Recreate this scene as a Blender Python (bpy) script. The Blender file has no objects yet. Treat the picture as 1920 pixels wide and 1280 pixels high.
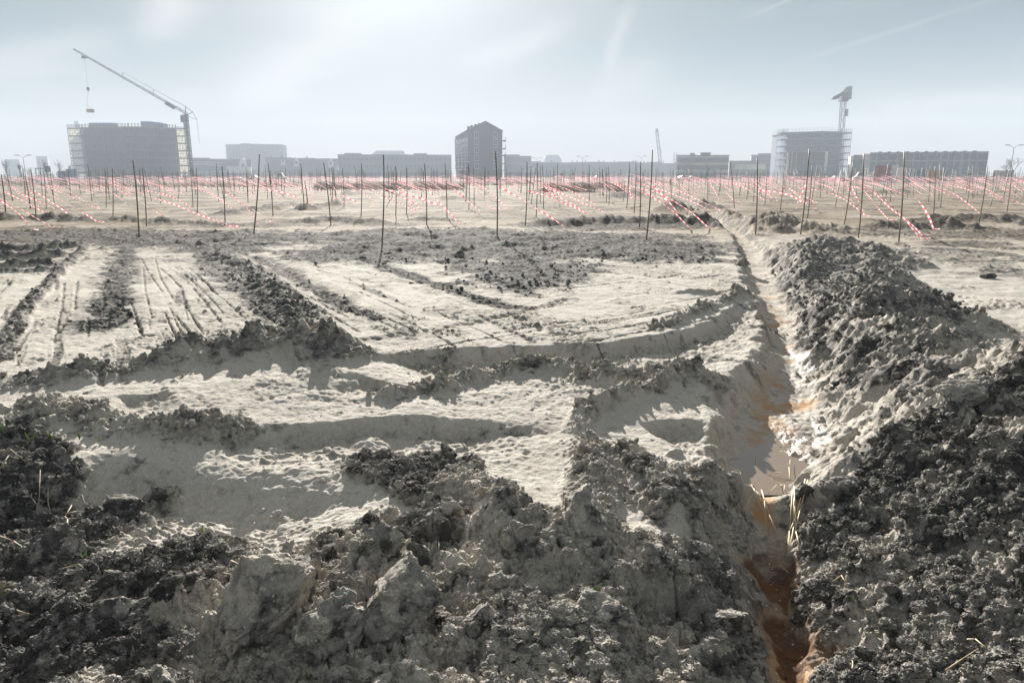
import bpy, math, random
import numpy as np

# ------------------------------------------------------------------ scene, camera, sky, sun
scene = bpy.context.scene
COL = scene.collection
F = 1380.0                       # focal length in photo pixels (photo is 1920 x 1280)
PITCH = math.atan(312.0 / F)
EYE = 1.65
cam_data = bpy.data.cameras.new("camera")
cam_data.sensor_width = 36.0
cam_data.lens = 36.0 * F / 1920.0
cam_data.clip_start = 0.05
cam_data.clip_end = 6000.0
cam = bpy.data.objects.new("camera", cam_data)
cam.location = (0, 0, EYE)
cam.rotation_euler = (math.pi / 2 - PITCH, 0, 0)
COL.objects.link(cam)
scene.camera = cam
scene.view_settings.view_transform = 'Standard'
scene.view_settings.look = 'None'
scene.view_settings.exposure = 1.7
scene.view_settings.gamma = 1.0
scene.render.engine = 'CYCLES'
scene.cycles.max_bounces = 6
scene.cycles.volume_bounces = 0
scene.cycles.use_denoising = True

SUN_EL = math.radians(18.5)
SUN_AZ = math.radians(-8.0)      # from +Y, positive to the right
SUN_DIR = (math.sin(SUN_AZ) * math.cos(SUN_EL), math.cos(SUN_AZ) * math.cos(SUN_EL), math.sin(SUN_EL))

world = bpy.data.worlds.new("World")
scene.world = world
world.use_nodes = True
nt = world.node_tree
for n in list(nt.nodes):
    nt.nodes.remove(n)
def wn(kind, **kw):
    n = nt.nodes.new(kind)
    for k, v in kw.items():
        setattr(n, k, v)
    return n
def wl(a, b):
    nt.links.new(a, b)
CLOUD_SHIFT = 1.3
out = wn('ShaderNodeOutputWorld')
bg = wn('ShaderNodeBackground')
bg.inputs['Strength'].default_value = 0.1
wl(bg.outputs[0], out.inputs[0])
sky = wn('ShaderNodeTexSky')
sky.sky_type = 'NISHITA'
sky.sun_disc = False
sky.sun_elevation = SUN_EL
sky.sun_rotation = SUN_AZ
sky.air_density = 1.0
sky.dust_density = 2.2
sky.ozone_density = 1.0
hsv = wn('ShaderNodeHueSaturation')
hsv.inputs['Saturation'].default_value = 0.5
hsv.inputs['Value'].default_value = SKY_VALUE = 0.11
wl(sky.outputs[0], hsv.inputs['Color'])
tc = wn('ShaderNodeTexCoord')
sep = wn('ShaderNodeSeparateXYZ')
wl(tc.outputs['Generated'], sep.inputs[0])
# thin high cirrus: noise on a flat layer far above (direction / height)
zc = wn('ShaderNodeMath', operation='MAXIMUM'); wl(sep.outputs['Z'], zc.inputs[0]); zc.inputs[1].default_value = 0.03
zc2 = wn('ShaderNodeMath', operation='ADD'); wl(zc.outputs[0], zc2.inputs[0]); zc2.inputs[1].default_value = 0.22
dv = wn('ShaderNodeVectorMath', operation='DIVIDE'); wl(tc.outputs['Generated'], dv.inputs[0])
cmb = wn('ShaderNodeCombineXYZ')
for k in range(3): wl(zc2.outputs[0], cmb.inputs[k])
wl(cmb.outputs[0], dv.inputs[1])
mp = wn('ShaderNodeMapping'); wl(tc.outputs['Generated'], mp.inputs['Vector'])
mp.inputs['Rotation'].default_value = (0, math.radians(24), 0)
mp.inputs['Scale'].default_value = (3.2, 1.0, 13.0)
mp.inputs['Location'].default_value = (CLOUD_SHIFT, 0.4, 0.3)
nz = wn('ShaderNodeTexNoise'); wl(mp.outputs[0], nz.inputs['Vector'])
nz.inputs['Scale'].default_value = 0.9
nz.inputs['Detail'].default_value = 7.0
nz.inputs['Roughness'].default_value = 0.55
nz.inputs['Distortion'].default_value = 0.6
cr = wn('ShaderNodeMapRange'); wl(nz.outputs['Fac'], cr.inputs['Value'])
cr.inputs['From Min'].default_value = 0.52; cr.inputs['From Max'].default_value = 0.70
cr.inputs['To Min'].default_value = 0.0; cr.inputs['To Max'].default_value = 0.6
# separate wisps and contrails, each a soft streak in its own part of the sky (direction as x/y and z/y)
ysafe = wn('ShaderNodeMath', operation='MAXIMUM'); wl(sep.outputs['Y'], ysafe.inputs[0]); ysafe.inputs[1].default_value = 0.05
sx = wn('ShaderNodeMath', operation='DIVIDE'); wl(sep.outputs['X'], sx.inputs[0]); wl(ysafe.outputs[0], sx.inputs[1])
sz = wn('ShaderNodeMath', operation='DIVIDE'); wl(sep.outputs['Z'], sz.inputs[0]); wl(ysafe.outputs[0], sz.inputs[1])
def wm(op, a_, b_):
    n = wn('ShaderNodeMath', operation=op)
    for i_, v_ in enumerate((a_, b_)):
        if v_ is None: continue
        if isinstance(v_, (int, float)): n.inputs[i_].default_value = v_
        else: wl(v_, n.inputs[i_])
    return n.outputs[0]
wisps = None
for (ax, az, bx, bz, wd, gain) in ((-.47, .17, -.34, .26, .022, .75), (-.36, .115, -.17, .185, .028, .6), (-.30, .14, -.15, .19, .012, .5), (-.06, .135, .07, .18, .014, .55),
                                   (.13, .11, .15, .21, .010, .4), (.10, .09, .20, .13, .02, .25), (.30, .195, .42, .245, .002, .28), (.36, .14, .62, .22, .0028, .18), (-.75, .12, -.5, .16, .02, .35), (.45, .07, .75, .10, .018, .3)):
    cxx, czz, hl = (ax + bx) / 2, (az + bz) / 2, math.hypot(bx - ax, bz - az) / 2
    ct, st_ = (bx - ax) / 2 / hl, (bz - az) / 2 / hl
    px_, pz_ = wm('SUBTRACT', sx.outputs[0], cxx), wm('SUBTRACT', sz.outputs[0], czz)
    al = wm('ADD', wm('MULTIPLY', px_, ct / hl), wm('MULTIPLY', pz_, st_ / hl))
    ac = wm('ADD', wm('MULTIPLY', px_, -st_ / wd), wm('MULTIPLY', pz_, ct / wd))
    if wd > .005: ac = wm('ADD', ac, wm('MULTIPLY', wm('SUBTRACT', nz.outputs['Fac'], .5), 5.0))
    e_ = wm('POWER', 2.718, wm('MULTIPLY', wm('ADD', wm('MULTIPLY', wm('MULTIPLY', al, al), wm('MULTIPLY', al, al)), wm('MULTIPLY', ac, ac)), -1.0))
    e_ = wm('MULTIPLY', e_, gain)
    wisps = e_ if wisps is None else wm('MAXIMUM', wisps, e_)
wfac = wm('MINIMUM', wm('ADD', wm('MULTIPLY', cr.outputs[0], .35), wisps), .9)
# grey haze veil of the air far beyond the site: stronger near the horizon
veil = wn('ShaderNodeMapRange'); wl(sep.outputs['Z'], veil.inputs['Value'])
veil.inputs['From Min'].default_value = 0.0; veil.inputs['From Max'].default_value = 0.32
veil.inputs['To Min'].default_value = 0.9; veil.inputs['To Max'].default_value = 0.55
# scattering around the sun
dt = wn('ShaderNodeVectorMath', operation='DOT_PRODUCT'); wl(tc.outputs['Generated'], dt.inputs[0]); dt.inputs[1].default_value = SUN_DIR
dm = wn('ShaderNodeMath', operation='MAXIMUM'); wl(dt.outputs['Value'], dm.inputs[0]); dm.inputs[1].default_value = 0.0
def lobe(power, gain):
    p = wn('ShaderNodeMath', operation='POWER'); wl(dm.outputs[0], p.inputs[0]); p.inputs[1].default_value = power
    g = wn('ShaderNodeMath', operation='MULTIPLY'); wl(p.outputs[0], g.inputs[0]); g.inputs[1].default_value = gain
    return g
l1, l2, l3 = lobe(12.0, 0.30), lobe(60.0, 0.25), lobe(170.0, 1.5)
s1 = wn('ShaderNodeMath', operation='ADD'); wl(l1.outputs[0], s1.inputs[0]); wl(l2.outputs[0], s1.inputs[1])
s2 = wn('ShaderNodeMath', operation='ADD'); wl(s1.outputs[0], s2.inputs[0]); wl(l3.outputs[0], s2.inputs[1])
s3 = wn('ShaderNodeMath', operation='ADD'); wl(s2.outputs[0], s3.inputs[0])
# veil brightened overhead, above the frame, as added fill for the shaded ground
ov = wn('ShaderNodeMapRange'); wl(sep.outputs['Z'], ov.inputs['Value'])
ov.inputs['From Min'].default_value = 0.26; ov.inputs['From Max'].default_value = 0.75
ov.inputs['To Min'].default_value = 0.86; ov.inputs['To Max'].default_value = 1.75
hz_ = wn('ShaderNodeMapRange'); wl(sep.outputs['Z'], hz_.inputs['Value'])
hz_.inputs['From Max'].default_value = 0.17; hz_.inputs['To Min'].default_value = 0.8; hz_.inputs['To Max'].default_value = 0.0
hs = wn('ShaderNodeMath', operation='ADD'); wl(ov.outputs[0], hs.inputs[0]); wl(hz_.outputs[0], hs.inputs[1])
wl(hs.outputs[0], s3.inputs[1])
veilcol = wn('ShaderNodeVectorMath', operation='SCALE'); 
vtint = wn('ShaderNodeMix', data_type='RGBA'); vz = wn('ShaderNodeMapRange'); wl(sep.outputs['Z'], vz.inputs['Value'])
vz.inputs['From Min'].default_value = 0.0; vz.inputs['From Max'].default_value = 0.15
wl(vz.outputs[0], vtint.inputs[0]); vtint.inputs[6].default_value = (1.16, 1.05, 0.90, 1); vtint.inputs[7].default_value = (0.50, 0.90, 1.18, 1)
vt2 = wn('ShaderNodeMix', data_type='RGBA'); vz2 = wn('ShaderNodeMapRange'); wl(sep.outputs['Z'], vz2.inputs['Value'])
vz2.inputs['From Min'].default_value = 0.24; vz2.inputs['From Max'].default_value = 0.5
wl(vz2.outputs[0], vt2.inputs[0]); wl(vtint.outputs[2], vt2.inputs[6]); vt2.inputs[7].default_value = (0.92, 1.0, 1.05, 1)
wl(vt2.outputs[2], veilcol.inputs[0])
wl(s3.outputs[0], veilcol.inputs['Scale'])
mixv = wn('ShaderNodeMix', data_type='RGBA'); wl(veil.outputs[0], mixv.inputs[0]); wl(hsv.outputs[0], mixv.inputs[6]); wl(veilcol.outputs[0], mixv.inputs[7])
cloudcol = wn('ShaderNodeVectorMath', operation='SCALE'); cloudcol.inputs[0].default_value = (1.0, 0.99, 0.97)
s4 = wn('ShaderNodeMath', operation='MULTIPLY_ADD'); wl(s3.outputs[0], s4.inputs[0]); s4.inputs[1].default_value = 1.4; s4.inputs[2].default_value = 1.1
wl(s4.outputs[0], cloudcol.inputs['Scale'])
mixc = wn('ShaderNodeMix', data_type='RGBA'); wl(wfac, mixc.inputs[0]); wl(mixv.outputs[2], mixc.inputs[6]); wl(cloudcol.outputs[0], mixc.inputs[7])
wl(mixc.outputs[2], bg.inputs['Color'])

sun_data = bpy.data.lights.new("sun", 'SUN')
sun_data.energy = 5.0
sun_data.angle = math.radians(0.5)
sun_data.color = (1.0, 0.955, 0.90)
sun = bpy.data.objects.new("sun", sun_data)
sun.location = (0, 0, 80)
sun.rotation_euler = (math.pi / 2 - SUN_EL, 0, math.pi - SUN_AZ)
COL.objects.link(sun)

# ------------------------------------------------------------------ helpers
def at(u, v, z=0.0):
    """photo pixel -> world point on the level z"""
    dx, dy = (u - 960.0) / F, (640.0 - v) / F
    cp, sp = math.cos(PITCH), math.sin(PITCH)
    w = (dx, cp + dy * sp, -sp + dy * cp)
    t = (z - EYE) / w[2]
    return (w[0] * t, w[1] * t, z)

def at_depth(u, v, Y):
    """photo pixel -> world point at the depth Y in front of the camera foot"""
    dx, dy = (u - 960.0) / F, (640.0 - v) / F
    cp, sp = math.cos(PITCH), math.sin(PITCH)
    w = (dx, cp + dy * sp, -sp + dy * cp)
    t = Y / w[1]
    return (w[0] * t, Y, EYE + w[2] * t)

def to_px(x, y, z):
    cp, sp = math.cos(PITCH), math.sin(PITCH)
    dz = z - EYE
    d = y * cp - dz * sp
    return 960 + F * x / d, 640 - F * (y * sp + dz * cp) / d

# -- noise (numpy)
def _h(ix, iy, seed):
    h = (ix.astype(np.uint32) * np.uint32(374761393)) ^ (iy.astype(np.uint32) * np.uint32(668265263)) ^ np.uint32((seed * 2246822519) & 0xFFFFFFFF)
    h = (h ^ (h >> np.uint32(13))) * np.uint32(1274126177)
    h = (h ^ (h >> np.uint32(15))) * np.uint32(2246822519)
    return h ^ (h >> np.uint32(16))
def _r(h):
    return (h & np.uint32(0xFFFFFF)).astype(np.float32) * np.float32(1.0 / 16777216.0)

def perlin(x, y, seed=0):
    fx, fy = np.floor(x), np.floor(y)
    ix, iy = fx.astype(np.int64), fy.astype(np.int64)
    dx, dy = (x - fx).astype(np.float32), (y - fy).astype(np.float32)
    ux, uy = dx * dx * dx * (dx * (dx * 6 - 15) + 10), dy * dy * dy * (dy * (dy * 6 - 15) + 10)
    def g(ox, oy):
        a = _r(_h(ix + ox, iy + oy, seed)) * np.float32(6.2831853)
        return np.cos(a) * (dx - ox) + np.sin(a) * (dy - oy)
    a, b, c, d = g(0, 0), g(1, 0), g(0, 1), g(1, 1)
    return ((a + (b - a) * ux) * (1 - uy) + (c + (d - c) * ux) * uy) * np.float32(1.5)

def perlin3(P, seed=0):
    f = np.floor(P); i = f.astype(np.int64); d = (P - f)
    u = d * d * d * (d * (d * 6 - 15) + 10)
    r = 0
    for ox in (0, 1):
        wx = u[:, 0] if ox else 1 - u[:, 0]
        for oy in (0, 1):
            wy = u[:, 1] if oy else 1 - u[:, 1]
            for oz in (0, 1):
                wz = u[:, 2] if oz else 1 - u[:, 2]
                h = _h(i[:, 0] + ox + (i[:, 2] + oz) * 7919, i[:, 1] + oy + (i[:, 2] + oz) * 104729, seed)
                a = _r(h) * 6.2831853; c = _r(_h(i[:, 0] + ox - (i[:, 2] + oz) * 3571, i[:, 1] + oy, seed + 77)) * 2 - 1
                q = np.sqrt(np.maximum(0, 1 - c * c))
                r = r + wx * wy * wz * (q * np.cos(a) * (d[:, 0] - ox) + q * np.sin(a) * (d[:, 1] - oy) + c * (d[:, 2] - oz))
    return r * 1.5

def fbm(x, y, scale, octaves, seed=0, rough=0.5, sp=None, ridged=False):
    """fractal noise, first wavelength = scale metres; octaves finer than the local mesh spacing fade out"""
    z = np.zeros_like(x, dtype=np.float32)
    amp, wl_ = 1.0, scale
    for k in range(octaves):
        if sp is None:
            n = perlin(x / wl_, y / wl_, seed + k * 17)
            z += amp * ((1 - 2 * np.abs(n)) if ridged else n)
        else:
            m = sp < wl_ * 0.5
            if m.any():
                n = perlin(x[m] / wl_, y[m] / wl_, seed + k * 17)
                fade = np.clip((wl_ * 0.5 - sp[m]) / (wl_ * 0.25), 0, 1)
                z[m] += amp * fade * ((1 - 2 * np.abs(n)) if ridged else n)
        amp *= rough
        wl_ *= 0.5
    return z

def clods(x, y, cell, density, seed, sp=None, rmin=0.28, rmax=0.62):
    """rounded lumps standing on the soil: height field (metres) of random spheres, presence by density 0..1"""
    z = np.zeros_like(x, dtype=np.float32)
    m = density > 0.004
    if sp is not None:
        m &= sp < cell * 0.55
    if not m.any():
        return z
    xs, ys, ds = x[m] / cell, y[m] / cell, density[m]
    ix, iy = np.floor(xs).astype(np.int64), np.floor(ys).astype(np.int64)
    best = np.zeros_like(xs, dtype=np.float32)
    for ox in (-1, 0, 1):
        for oy in (-1, 0, 1):
            h = _h(ix + ox, iy + oy, seed)
            px = (ix + ox) + _r(h) - xs
            h2 = _h(ix + ox, iy + oy, seed + 101)
            py = (iy + oy) + _r(h2) - ys
            h3 = _h(ix + ox, iy + oy, seed + 202)
            rr = rmin + (rmax - rmin) * _r(h3) ** 2
            h4 = _r(_h(ix + ox, iy + oy, seed + 303))
            sq = 0.75 + 0.5 * _r(_h(ix + ox, iy + oy, seed + 404))
            d2 = (px * px * sq + py * py / sq) / (rr * rr)
            tx = _r(_h(ix + ox, iy + oy, seed + 505)) - .5; ty = _r(_h(ix + ox, iy + oy, seed + 606)) - .5
            facet = .52 + 1.1 * (tx * px + ty * py) / rr
            b = np.where((h4 < ds) & (d2 < 1), rr * np.maximum(0, np.minimum(np.sqrt(np.maximum(0, 1 - d2)), facet)) * 1.15, 0)
            best = np.maximum(best, b)
    z[m] = best * cell
    return z

def slabs(x, y, cell, seed, sp=None):
    """broken clay: every cell a tilted facet, cracks between them; returns height in units of cell and crack 0..1"""
    xs, ys = x / cell, y / cell
    ix, iy = np.floor(xs).astype(np.int64), np.floor(ys).astype(np.int64)
    d1 = np.full(x.shape, 9.0, np.float32); d2 = d1.copy(); hh = np.zeros(x.shape, np.float32)
    for ox in (-1, 0, 1):
        for oy in (-1, 0, 1):
            px = ix + ox + _r(_h(ix + ox, iy + oy, seed)) - xs
            py = iy + oy + _r(_h(ix + ox, iy + oy, seed + 1)) - ys
            d = np.sqrt(px * px + py * py)
            tx = _r(_h(ix + ox, iy + oy, seed + 2)) - .5; ty = _r(_h(ix + ox, iy + oy, seed + 3)) - .5; oz = _r(_h(ix + ox, iy + oy, seed + 4)) - .4
            h = -(px * tx + py * ty) * 1.1 + oz * .55
            c = d < d1
            d2 = np.where(c, d1, np.minimum(d2, d)); hh = np.where(c, h, hh); d1 = np.where(c, d, d1)
    return hh.astype(np.float32), (1 - sstep(0, .13, d2 - d1)).astype(np.float32)

def sstep(a, b, t):
    t = np.clip((t - a) / (b - a), 0, 1)
    return t * t * (3 - 2 * t)

def polydist(x, y, pts):
    """distance, signed side (positive on the right of the direction of travel) and arc length to a polyline"""
    best = np.full_like(x, 1e9, dtype=np.float32)
    side = np.zeros_like(x, dtype=np.float32)
    arc = np.zeros_like(x, dtype=np.float32)
    L = 0.0
    for (ax, ay), (bx, by) in zip(pts[:-1], pts[1:]):
        vx, vy = bx - ax, by - ay
        l = math.hypot(vx, vy)
        t = np.clip(((x - ax) * vx + (y - ay) * vy) / (l * l), 0, 1)
        dx, dy = x - (ax + t * vx), y - (ay + t * vy)
        d = np.sqrt(dx * dx + dy * dy)
        s = ((y - ay) * vx - (x - ax) * vy) / l
        m = d < best
        best = np.where(m, d, best)
        side = np.where(m, -np.sign(s), side)
        arc = np.where(m, L + t * l, arc)
        L += l
    return best, side, arc, L

def inpoly(x, y, pts):
    """signed distance to a polygon, negative inside"""
    ins = np.zeros(x.shape, dtype=bool)
    n = len(pts)
    for i in range(n):
        (ax, ay), (bx, by) = pts[i], pts[(i + 1) % n]
        c = (ay > y) != (by > y)
        if c.any():
            xi = ax + (y - ay) * (bx - ax) / (by - ay + 1e-12)
            ins ^= c & (x < xi)
    d = polydist(x, y, list(pts) + [pts[0]])[0]
    return np.where(ins, -d, d)
# ------------------------------------------------------------------ the ground: levels, ditch, spoil heaps, windrows, clods
def W(pts, z=0.0):
    return [at(p[0], p[1], p[2] if len(p) > 2 else z)[:2] for p in pts]

DITCH_PX = [(1182, 353, -.10), (1250, 378, -.11), (1310, 402, -.12), (1362, 430, -.14), (1390, 450, -.17), (1412, 484, -.2), (1434, 540, -.22),
            (1454, 590, -.24), (1474, 645, -.27), (1483, 700, -.30), (1474, 760, -.34), (1452, 810, -.37), (1438, 870, -.42), (1428, 930, -.47),
            (1436, 990, -.52), (1452, 1060, -.54), (1472, 1150, -.56), (1488, 1280, -.58), (1510, 1560, -.6)]
DITCH = [at(*p)[:2] for p in DITCH_PX]
_dl = [0.0]
for a, b in zip(DITCH[:-1], DITCH[1:]):
    _dl.append(_dl[-1] + math.hypot(b[0] - a[0], b[1] - a[1]))
DITCH_Z = [p[2] for p in DITCH_PX]
DITCH_W = [.10, .10, .12, .16, .20, .22, .22, .20, .17, .16, .26, .32, .26, .13, .08, .07, .07, .08, .08]

STEPS = [  # dug edges: (top edge left to right, drop, width, recovery length)
    ([(650, 668), (760, 656), (870, 651), (1050, 644), (1150, 637), (1250, 625), (1330, 597), (1392, 562)], .17, .16, 1.0),
    ([(640, 690), (700, 704), (830, 716)], .06, .08, .4),
    ([(300, 801), (380, 795), (470, 788), (560, 783), (700, 772), (850, 765), (930, 770), (1010, 772), (1082, 772)], .13, .17, .6),
    ([(1190, 773), (1260, 766), (1337, 768)], .12, .10, .5),
    ([(-420, 900), (-100, 880), (110, 856), (180, 834), (280, 820), (400, 830), (520, 846), (640, 850), (790, 850)], .15, .5, .8),
    ([(215, 748), (260, 744), (340, 743)], .05, .06, .3),
    ([(1390, 555), (1250, 551)], -.05, .06, .3),
    ([(1345, 690), (1400, 700), (1440, 690)], .10, .12, .5),
    ([(1170, 1014), (1250, 1024), (1345, 1010)], .22, .10, .8),
]
RIDGES = [  # windrows and lumpy edges: (line, height at start, height at end, half width, soil darkness, lump)
    ([(10, 727), (150, 712), (300, 694), (400, 668)], .05, .17, .20, .55, .8),
    ([(400, 668), (520, 655), (600, 652), (634, 664)], .19, .19, .27, .6, .8),
    ([(612, 655), (560, 590), (500, 530), (430, 482), (345, 452)], .09, .05, .22, .72, .7),
    ([(0, 672), (38, 600), (90, 532), (142, 482), (165, 462)], .03, .05, .09, .7, .8),
    ([(-80, 470), (60, 468), (170, 462)], .12, .12, .2, .8, 1.0),
    ([(-80, 487), (50, 482), (128, 478)], .10, .12, .14, .85, 1.0),
    ([(-80, 503), (40, 500), (112, 495)], .10, .08, .12, .85, 1.0),
    ([(-60, 512), (60, 509), (100, 507)], .08, .05, .10, .9, 1.0),
    ([(790, 724), (880, 696), (960, 681), (1040, 679), (1100, 688)], .05, .10, .12, .4, 1.2),
    ([(1100, 688), (1180, 692), (1290, 686), (1345, 700)], .11, .09, .16, .4, 1.2),
    ([(1292, 690), (1180, 722), (1104, 745), (1085, 772)], .10, .09, .09, .35, 1.2),
    ([(700, 740), (780, 728), (850, 715)], .03, .05, .06, .3, 1.0),
    ([(1230, 614), (1290, 592), (1350, 568), (1400, 548)], .05, .08, .09, .4, 1.4),
    ([(20, 812), (90, 788), (150, 778), (225, 796), (345, 800), (430, 794)], .05, .07, .14, .35, 1.3),
    ([(0, 790), (70, 765), (130, 760)], .05, .04, .10, .3, 1.0),
    ([(1098, 836), (1122, 872), (1112, 930), (1078, 990)], .05, .08, .14, .35, .9),
    ([(1180, 850), (1230, 900), (1290, 960)], .05, .10, .12, .6, 1.2),
    ([(860, 880), (900, 930), (965, 965), (1010, 1010)], .05, .14, .14, .5, 1.0),
    ([(900, 1010), (960, 990), (1040, 1010), (1120, 1000)], .10, .08, .16, .35, 1.0),
    ([(560, 1190), (640, 1130), (700, 1060)], .10, .12, .10, .5, .7),
    # far: low soil ridges between the stakes
    ([(-60, 414), (60, 413), (185, 417)], .20, .16, .5, .85, .7),
    ([(208, 414), (260, 416), (440, 421)], .16, .06, .4, .8, .7),
    ([(415, 402), (490, 394), (560, 384)], .16, .10, .5, .8, .7),
    ([(560, 418), (620, 414), (705, 421)], .15, .18, .6, .9, .6),
    ([(555, 394), (603, 392)], .20, .2, .5, .9, .6),
    ([(600, 387), (640, 385)], .22, .2, .5, .85, .6),
    ([(640, 365), (700, 364)], .3, .2, .8, .85, .5),
    ([(825, 373), (885, 374)], .25, .2, .8, .85, .5),
    ([(1000, 420), (1120, 417), (1230, 418), (1350, 424)], .14, .24, .5, .85, .7),
    ([(780, 415), (840, 415)], .12, .12, .4, .8, .7),
    ([(1640, 428), (1720, 424), (1840, 428)], .14, .22, .5, .85, .7),
    ([(1740, 414), (1830, 412), (1960, 424)], .18, .26, .7, .9, .7),
    ([(1620, 364), (1690, 360), (1960, 362)], .2, .2, .9, .75, .5),
    ([(1150, 372), (1180, 366), (1215, 360)], .35, .3, .9, .7, .6),
    ([(1255, 395), (1290, 385), (1330, 392)], .38, .3, .7, .7, .7),
    ([(1290, 400), (1330, 412), (1372, 430)], .22, .16, .4, .6, .9),
    ([(1120, 351), (1160, 347), (1240, 351)], .2, .2, .8, .7, .5),
    ([(600, 352), (870, 353)], .2, .2, 1.2, .7, .5),
    ([(1030, 356), (1170, 357)], .2, .3, 1.2, .7, .5),
    ([(150, 362), (420, 360)], .18, .15, 1.0, .7, .5),
]
HEAPS = [  # spoil heaps along the ditch: (crest pixel, height, radius across, radius along, soil)
    (1455, 397, .50, .9, 2.2, .6), (1400, 402, .40, .7, 1.6, .6), (1530, 418, .26, 1.2, 1.2, .6), (1350, 390, .38, .8, 2.4, .6),
    (1560, 442, .42, .9, 1.5, .7), (1640, 468, .26, .7, 1.1, .72), (1500, 470, .32, .5, 1.4, .66), (1650, 505, .26, .5, .8, .7),
    (1560, 535, .40, .6, .8, .55), (1650, 538, .42, .6, .7, .6), (1740, 556, .30, .42, .5, .7), (1815, 588, .18, .35, .4, .7),
    (1640, 590, .38, .6, .7, .4), (1570, 610, .32, .5, .6, .5), (1730, 622, .34, .5, .5, .5),
    (1700, 655, .36, .5, .5, .3), (1600, 680, .28, .45, .5, .25), (1840, 668, .50, .5, .45, .35), (1905, 650, .48, .5, .5, .6),
    (1990, 690, .5, .6, .7, .7), (1760, 745, .34, .4, .4, .35), (1880, 760, .42, .4, .4, .55), (2050, 800, .5, .5, .6, .8), (1880, 840, .40, .35, .4, .8),
    (1980, 950, .42, .4, .5, .85), (1720, 870, .18, .3, .35, .6), (1580, 900, .06, .16, .14, .75), (1850, 1010, .28, .35, .3, .85),
    (1700, 1010, .10, .25, .2, .8), (2000, 1150, .38, .4, .4, .85), (1780, 1160, .16, .25, .2, .85), (1900, 1290, .3, .3, .25, .8),
]
DARK = [  # clay or peat lying on the sand: (polygon, soil, lump density, feather)
    ([(-500, 855), (90, 838), (120, 850), (190, 925), (250, 925), (310, 910), (300, 950), (205, 985), (200, 1020), (290, 1005), (330, 960), (400, 965), (400, 1005),
      (430, 1060), (330, 1180), (380, 1330), (360, 1700), (-900, 1700)], .9, 1.0, .10),
    ([(330, 1010), (400, 1005), (600, 1000), (720, 960), (800, 985), (870, 1010), (980, 1040), (1160, 1020), (1330, 1015), (1400, 1080), (1465, 1180), (1480, 1700), (300, 1700), (300, 1150)], .44, 1.0, .10),
    ([(560, 1000), (700, 980), (860, 1000), (850, 1060), (700, 1060), (560, 1080)], .78, 1.0, .08),
    ([(1200, 1040), (1340, 1030), (1400, 1090), (1450, 1180), (1440, 1300), (1320, 1200), (1240, 1120)], .7, .7, .08),
    ([(620, 858), (700, 850), (830, 862), (900, 872), (925, 920), (890, 985), (800, 975), (720, 925), (640, 900)], .74, .95, .07),
    ([(1180, 875), (1300, 850), (1385, 865), (1400, 930), (1345, 1005), (1240, 1000), (1170, 960)], .45, .6, .1),
    ([(960, 960), (1090, 990), (1160, 1010), (1080, 1060), (900, 1050)], .42, .8, .1),
    ([(1500, 790), (1580, 760), (1700, 770), (1800, 760), (1920, 700), (2400, 700), (2400, 1700), (1530, 1700), (1520, 1280), (1490, 1050), (1470, 930), (1510, 870)], .74, 1.0, .10),
    ([(1440, 470), (1530, 435), (1650, 450), (1700, 500), (1660, 545), (1560, 560), (1500, 545), (1465, 520)], .62, .85, .2),
    ([(1490, 560), (1530, 535), (1720, 528), (1870, 580), (1870, 625), (1700, 612), (1600, 585), (1500, 595)], .66, .9, .12),
    ([(1560, 600), (1700, 590), (1860, 620), (1760, 660), (1660, 650), (1580, 660), (1520, 640)], .5, .7, .12),
    ([(1500, 600), (1580, 600), (1620, 640), (1550, 690), (1500, 680)], .5, .5, .1),
    ([(1660, 660), (1800, 655), (1760, 700), (1680, 700)], .6, .7, .1),
    ([(1780, 735), (1960, 700), (2100, 760), (1960, 800), (1800, 790)], .8, .9, .06),
    ([(430, 560), (520, 560), (570, 605), (500, 622), (400, 600)], .45, .35, .35),
    ([(745, 622), (860, 612), (870, 630), (750, 634)], .5, .3, .12),
    ([(950, 588), (1000, 596), (1030, 615), (990, 622), (955, 603)], .55, .45, .12),
    ([(1075, 598), (1150, 592), (1170, 606), (1100, 612)], .5, .4, .14),
    ([(760, 660), (860, 652), (870, 668), (780, 674)], .55, .6, .12),
    ([(870, 515), (950, 492), (1040, 490), (1100, 505), (1060, 532), (960, 545), (890, 535)], .95, .45, .5),
    ([(520, 470), (620, 462), (760, 470), (900, 468), (1000, 480), (870, 490), (700, 492), (560, 490)], 1.1, .75, .6),
    ([(620, 455), (800, 440), (1000, 440), (1150, 450), (1300, 462), (1390, 468), (1250, 478), (1000, 470), (800, 464)], 1.1, .7, .9),
    ([(-60, 428), (300, 430), (420, 445), (430, 465), (330, 462), (200, 466), (-60, 456)], 1.1, .7, .8),
    ([(260, 440), (520, 432), (640, 440), (560, 456), (420, 470), (330, 452)], 1.1, .8, .7),
    ([(1010, 412), (1340, 412), (1360, 428), (1160, 432), (1000, 430)], 1.1, .7, .8),
    ([(560, 440), (700, 432), (900, 430), (1200, 440), (1345, 462), (1345, 480), (1200, 482), (1040, 486), (850, 486), (690, 486), (600, 470)], 1.15, .85, .8),
    ([(300, 432), (480, 430), (500, 468), (430, 480), (340, 470)], 1.1, .7, .6),
    ([(860, 490), (1000, 482), (1125, 494), (1125, 510), (1040, 540), (960, 548), (880, 530)], 1.0, .5, .35),
    ([(1120, 470), (1330, 474), (1340, 490), (1200, 492), (1130, 486)], 1.05, .7, .4),
    ([(1700, 420), (1980, 416), (1980, 436), (1720, 436)], .75, .5, .6),
    ([(1640, 448), (1800, 452), (1900, 470), (1840, 480), (1700, 468)], .5, .4, .5),
    ([(760, 405), (1100, 398), (1180, 408), (1000, 414), (780, 412)], .45, .3, .8),
]
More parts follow.
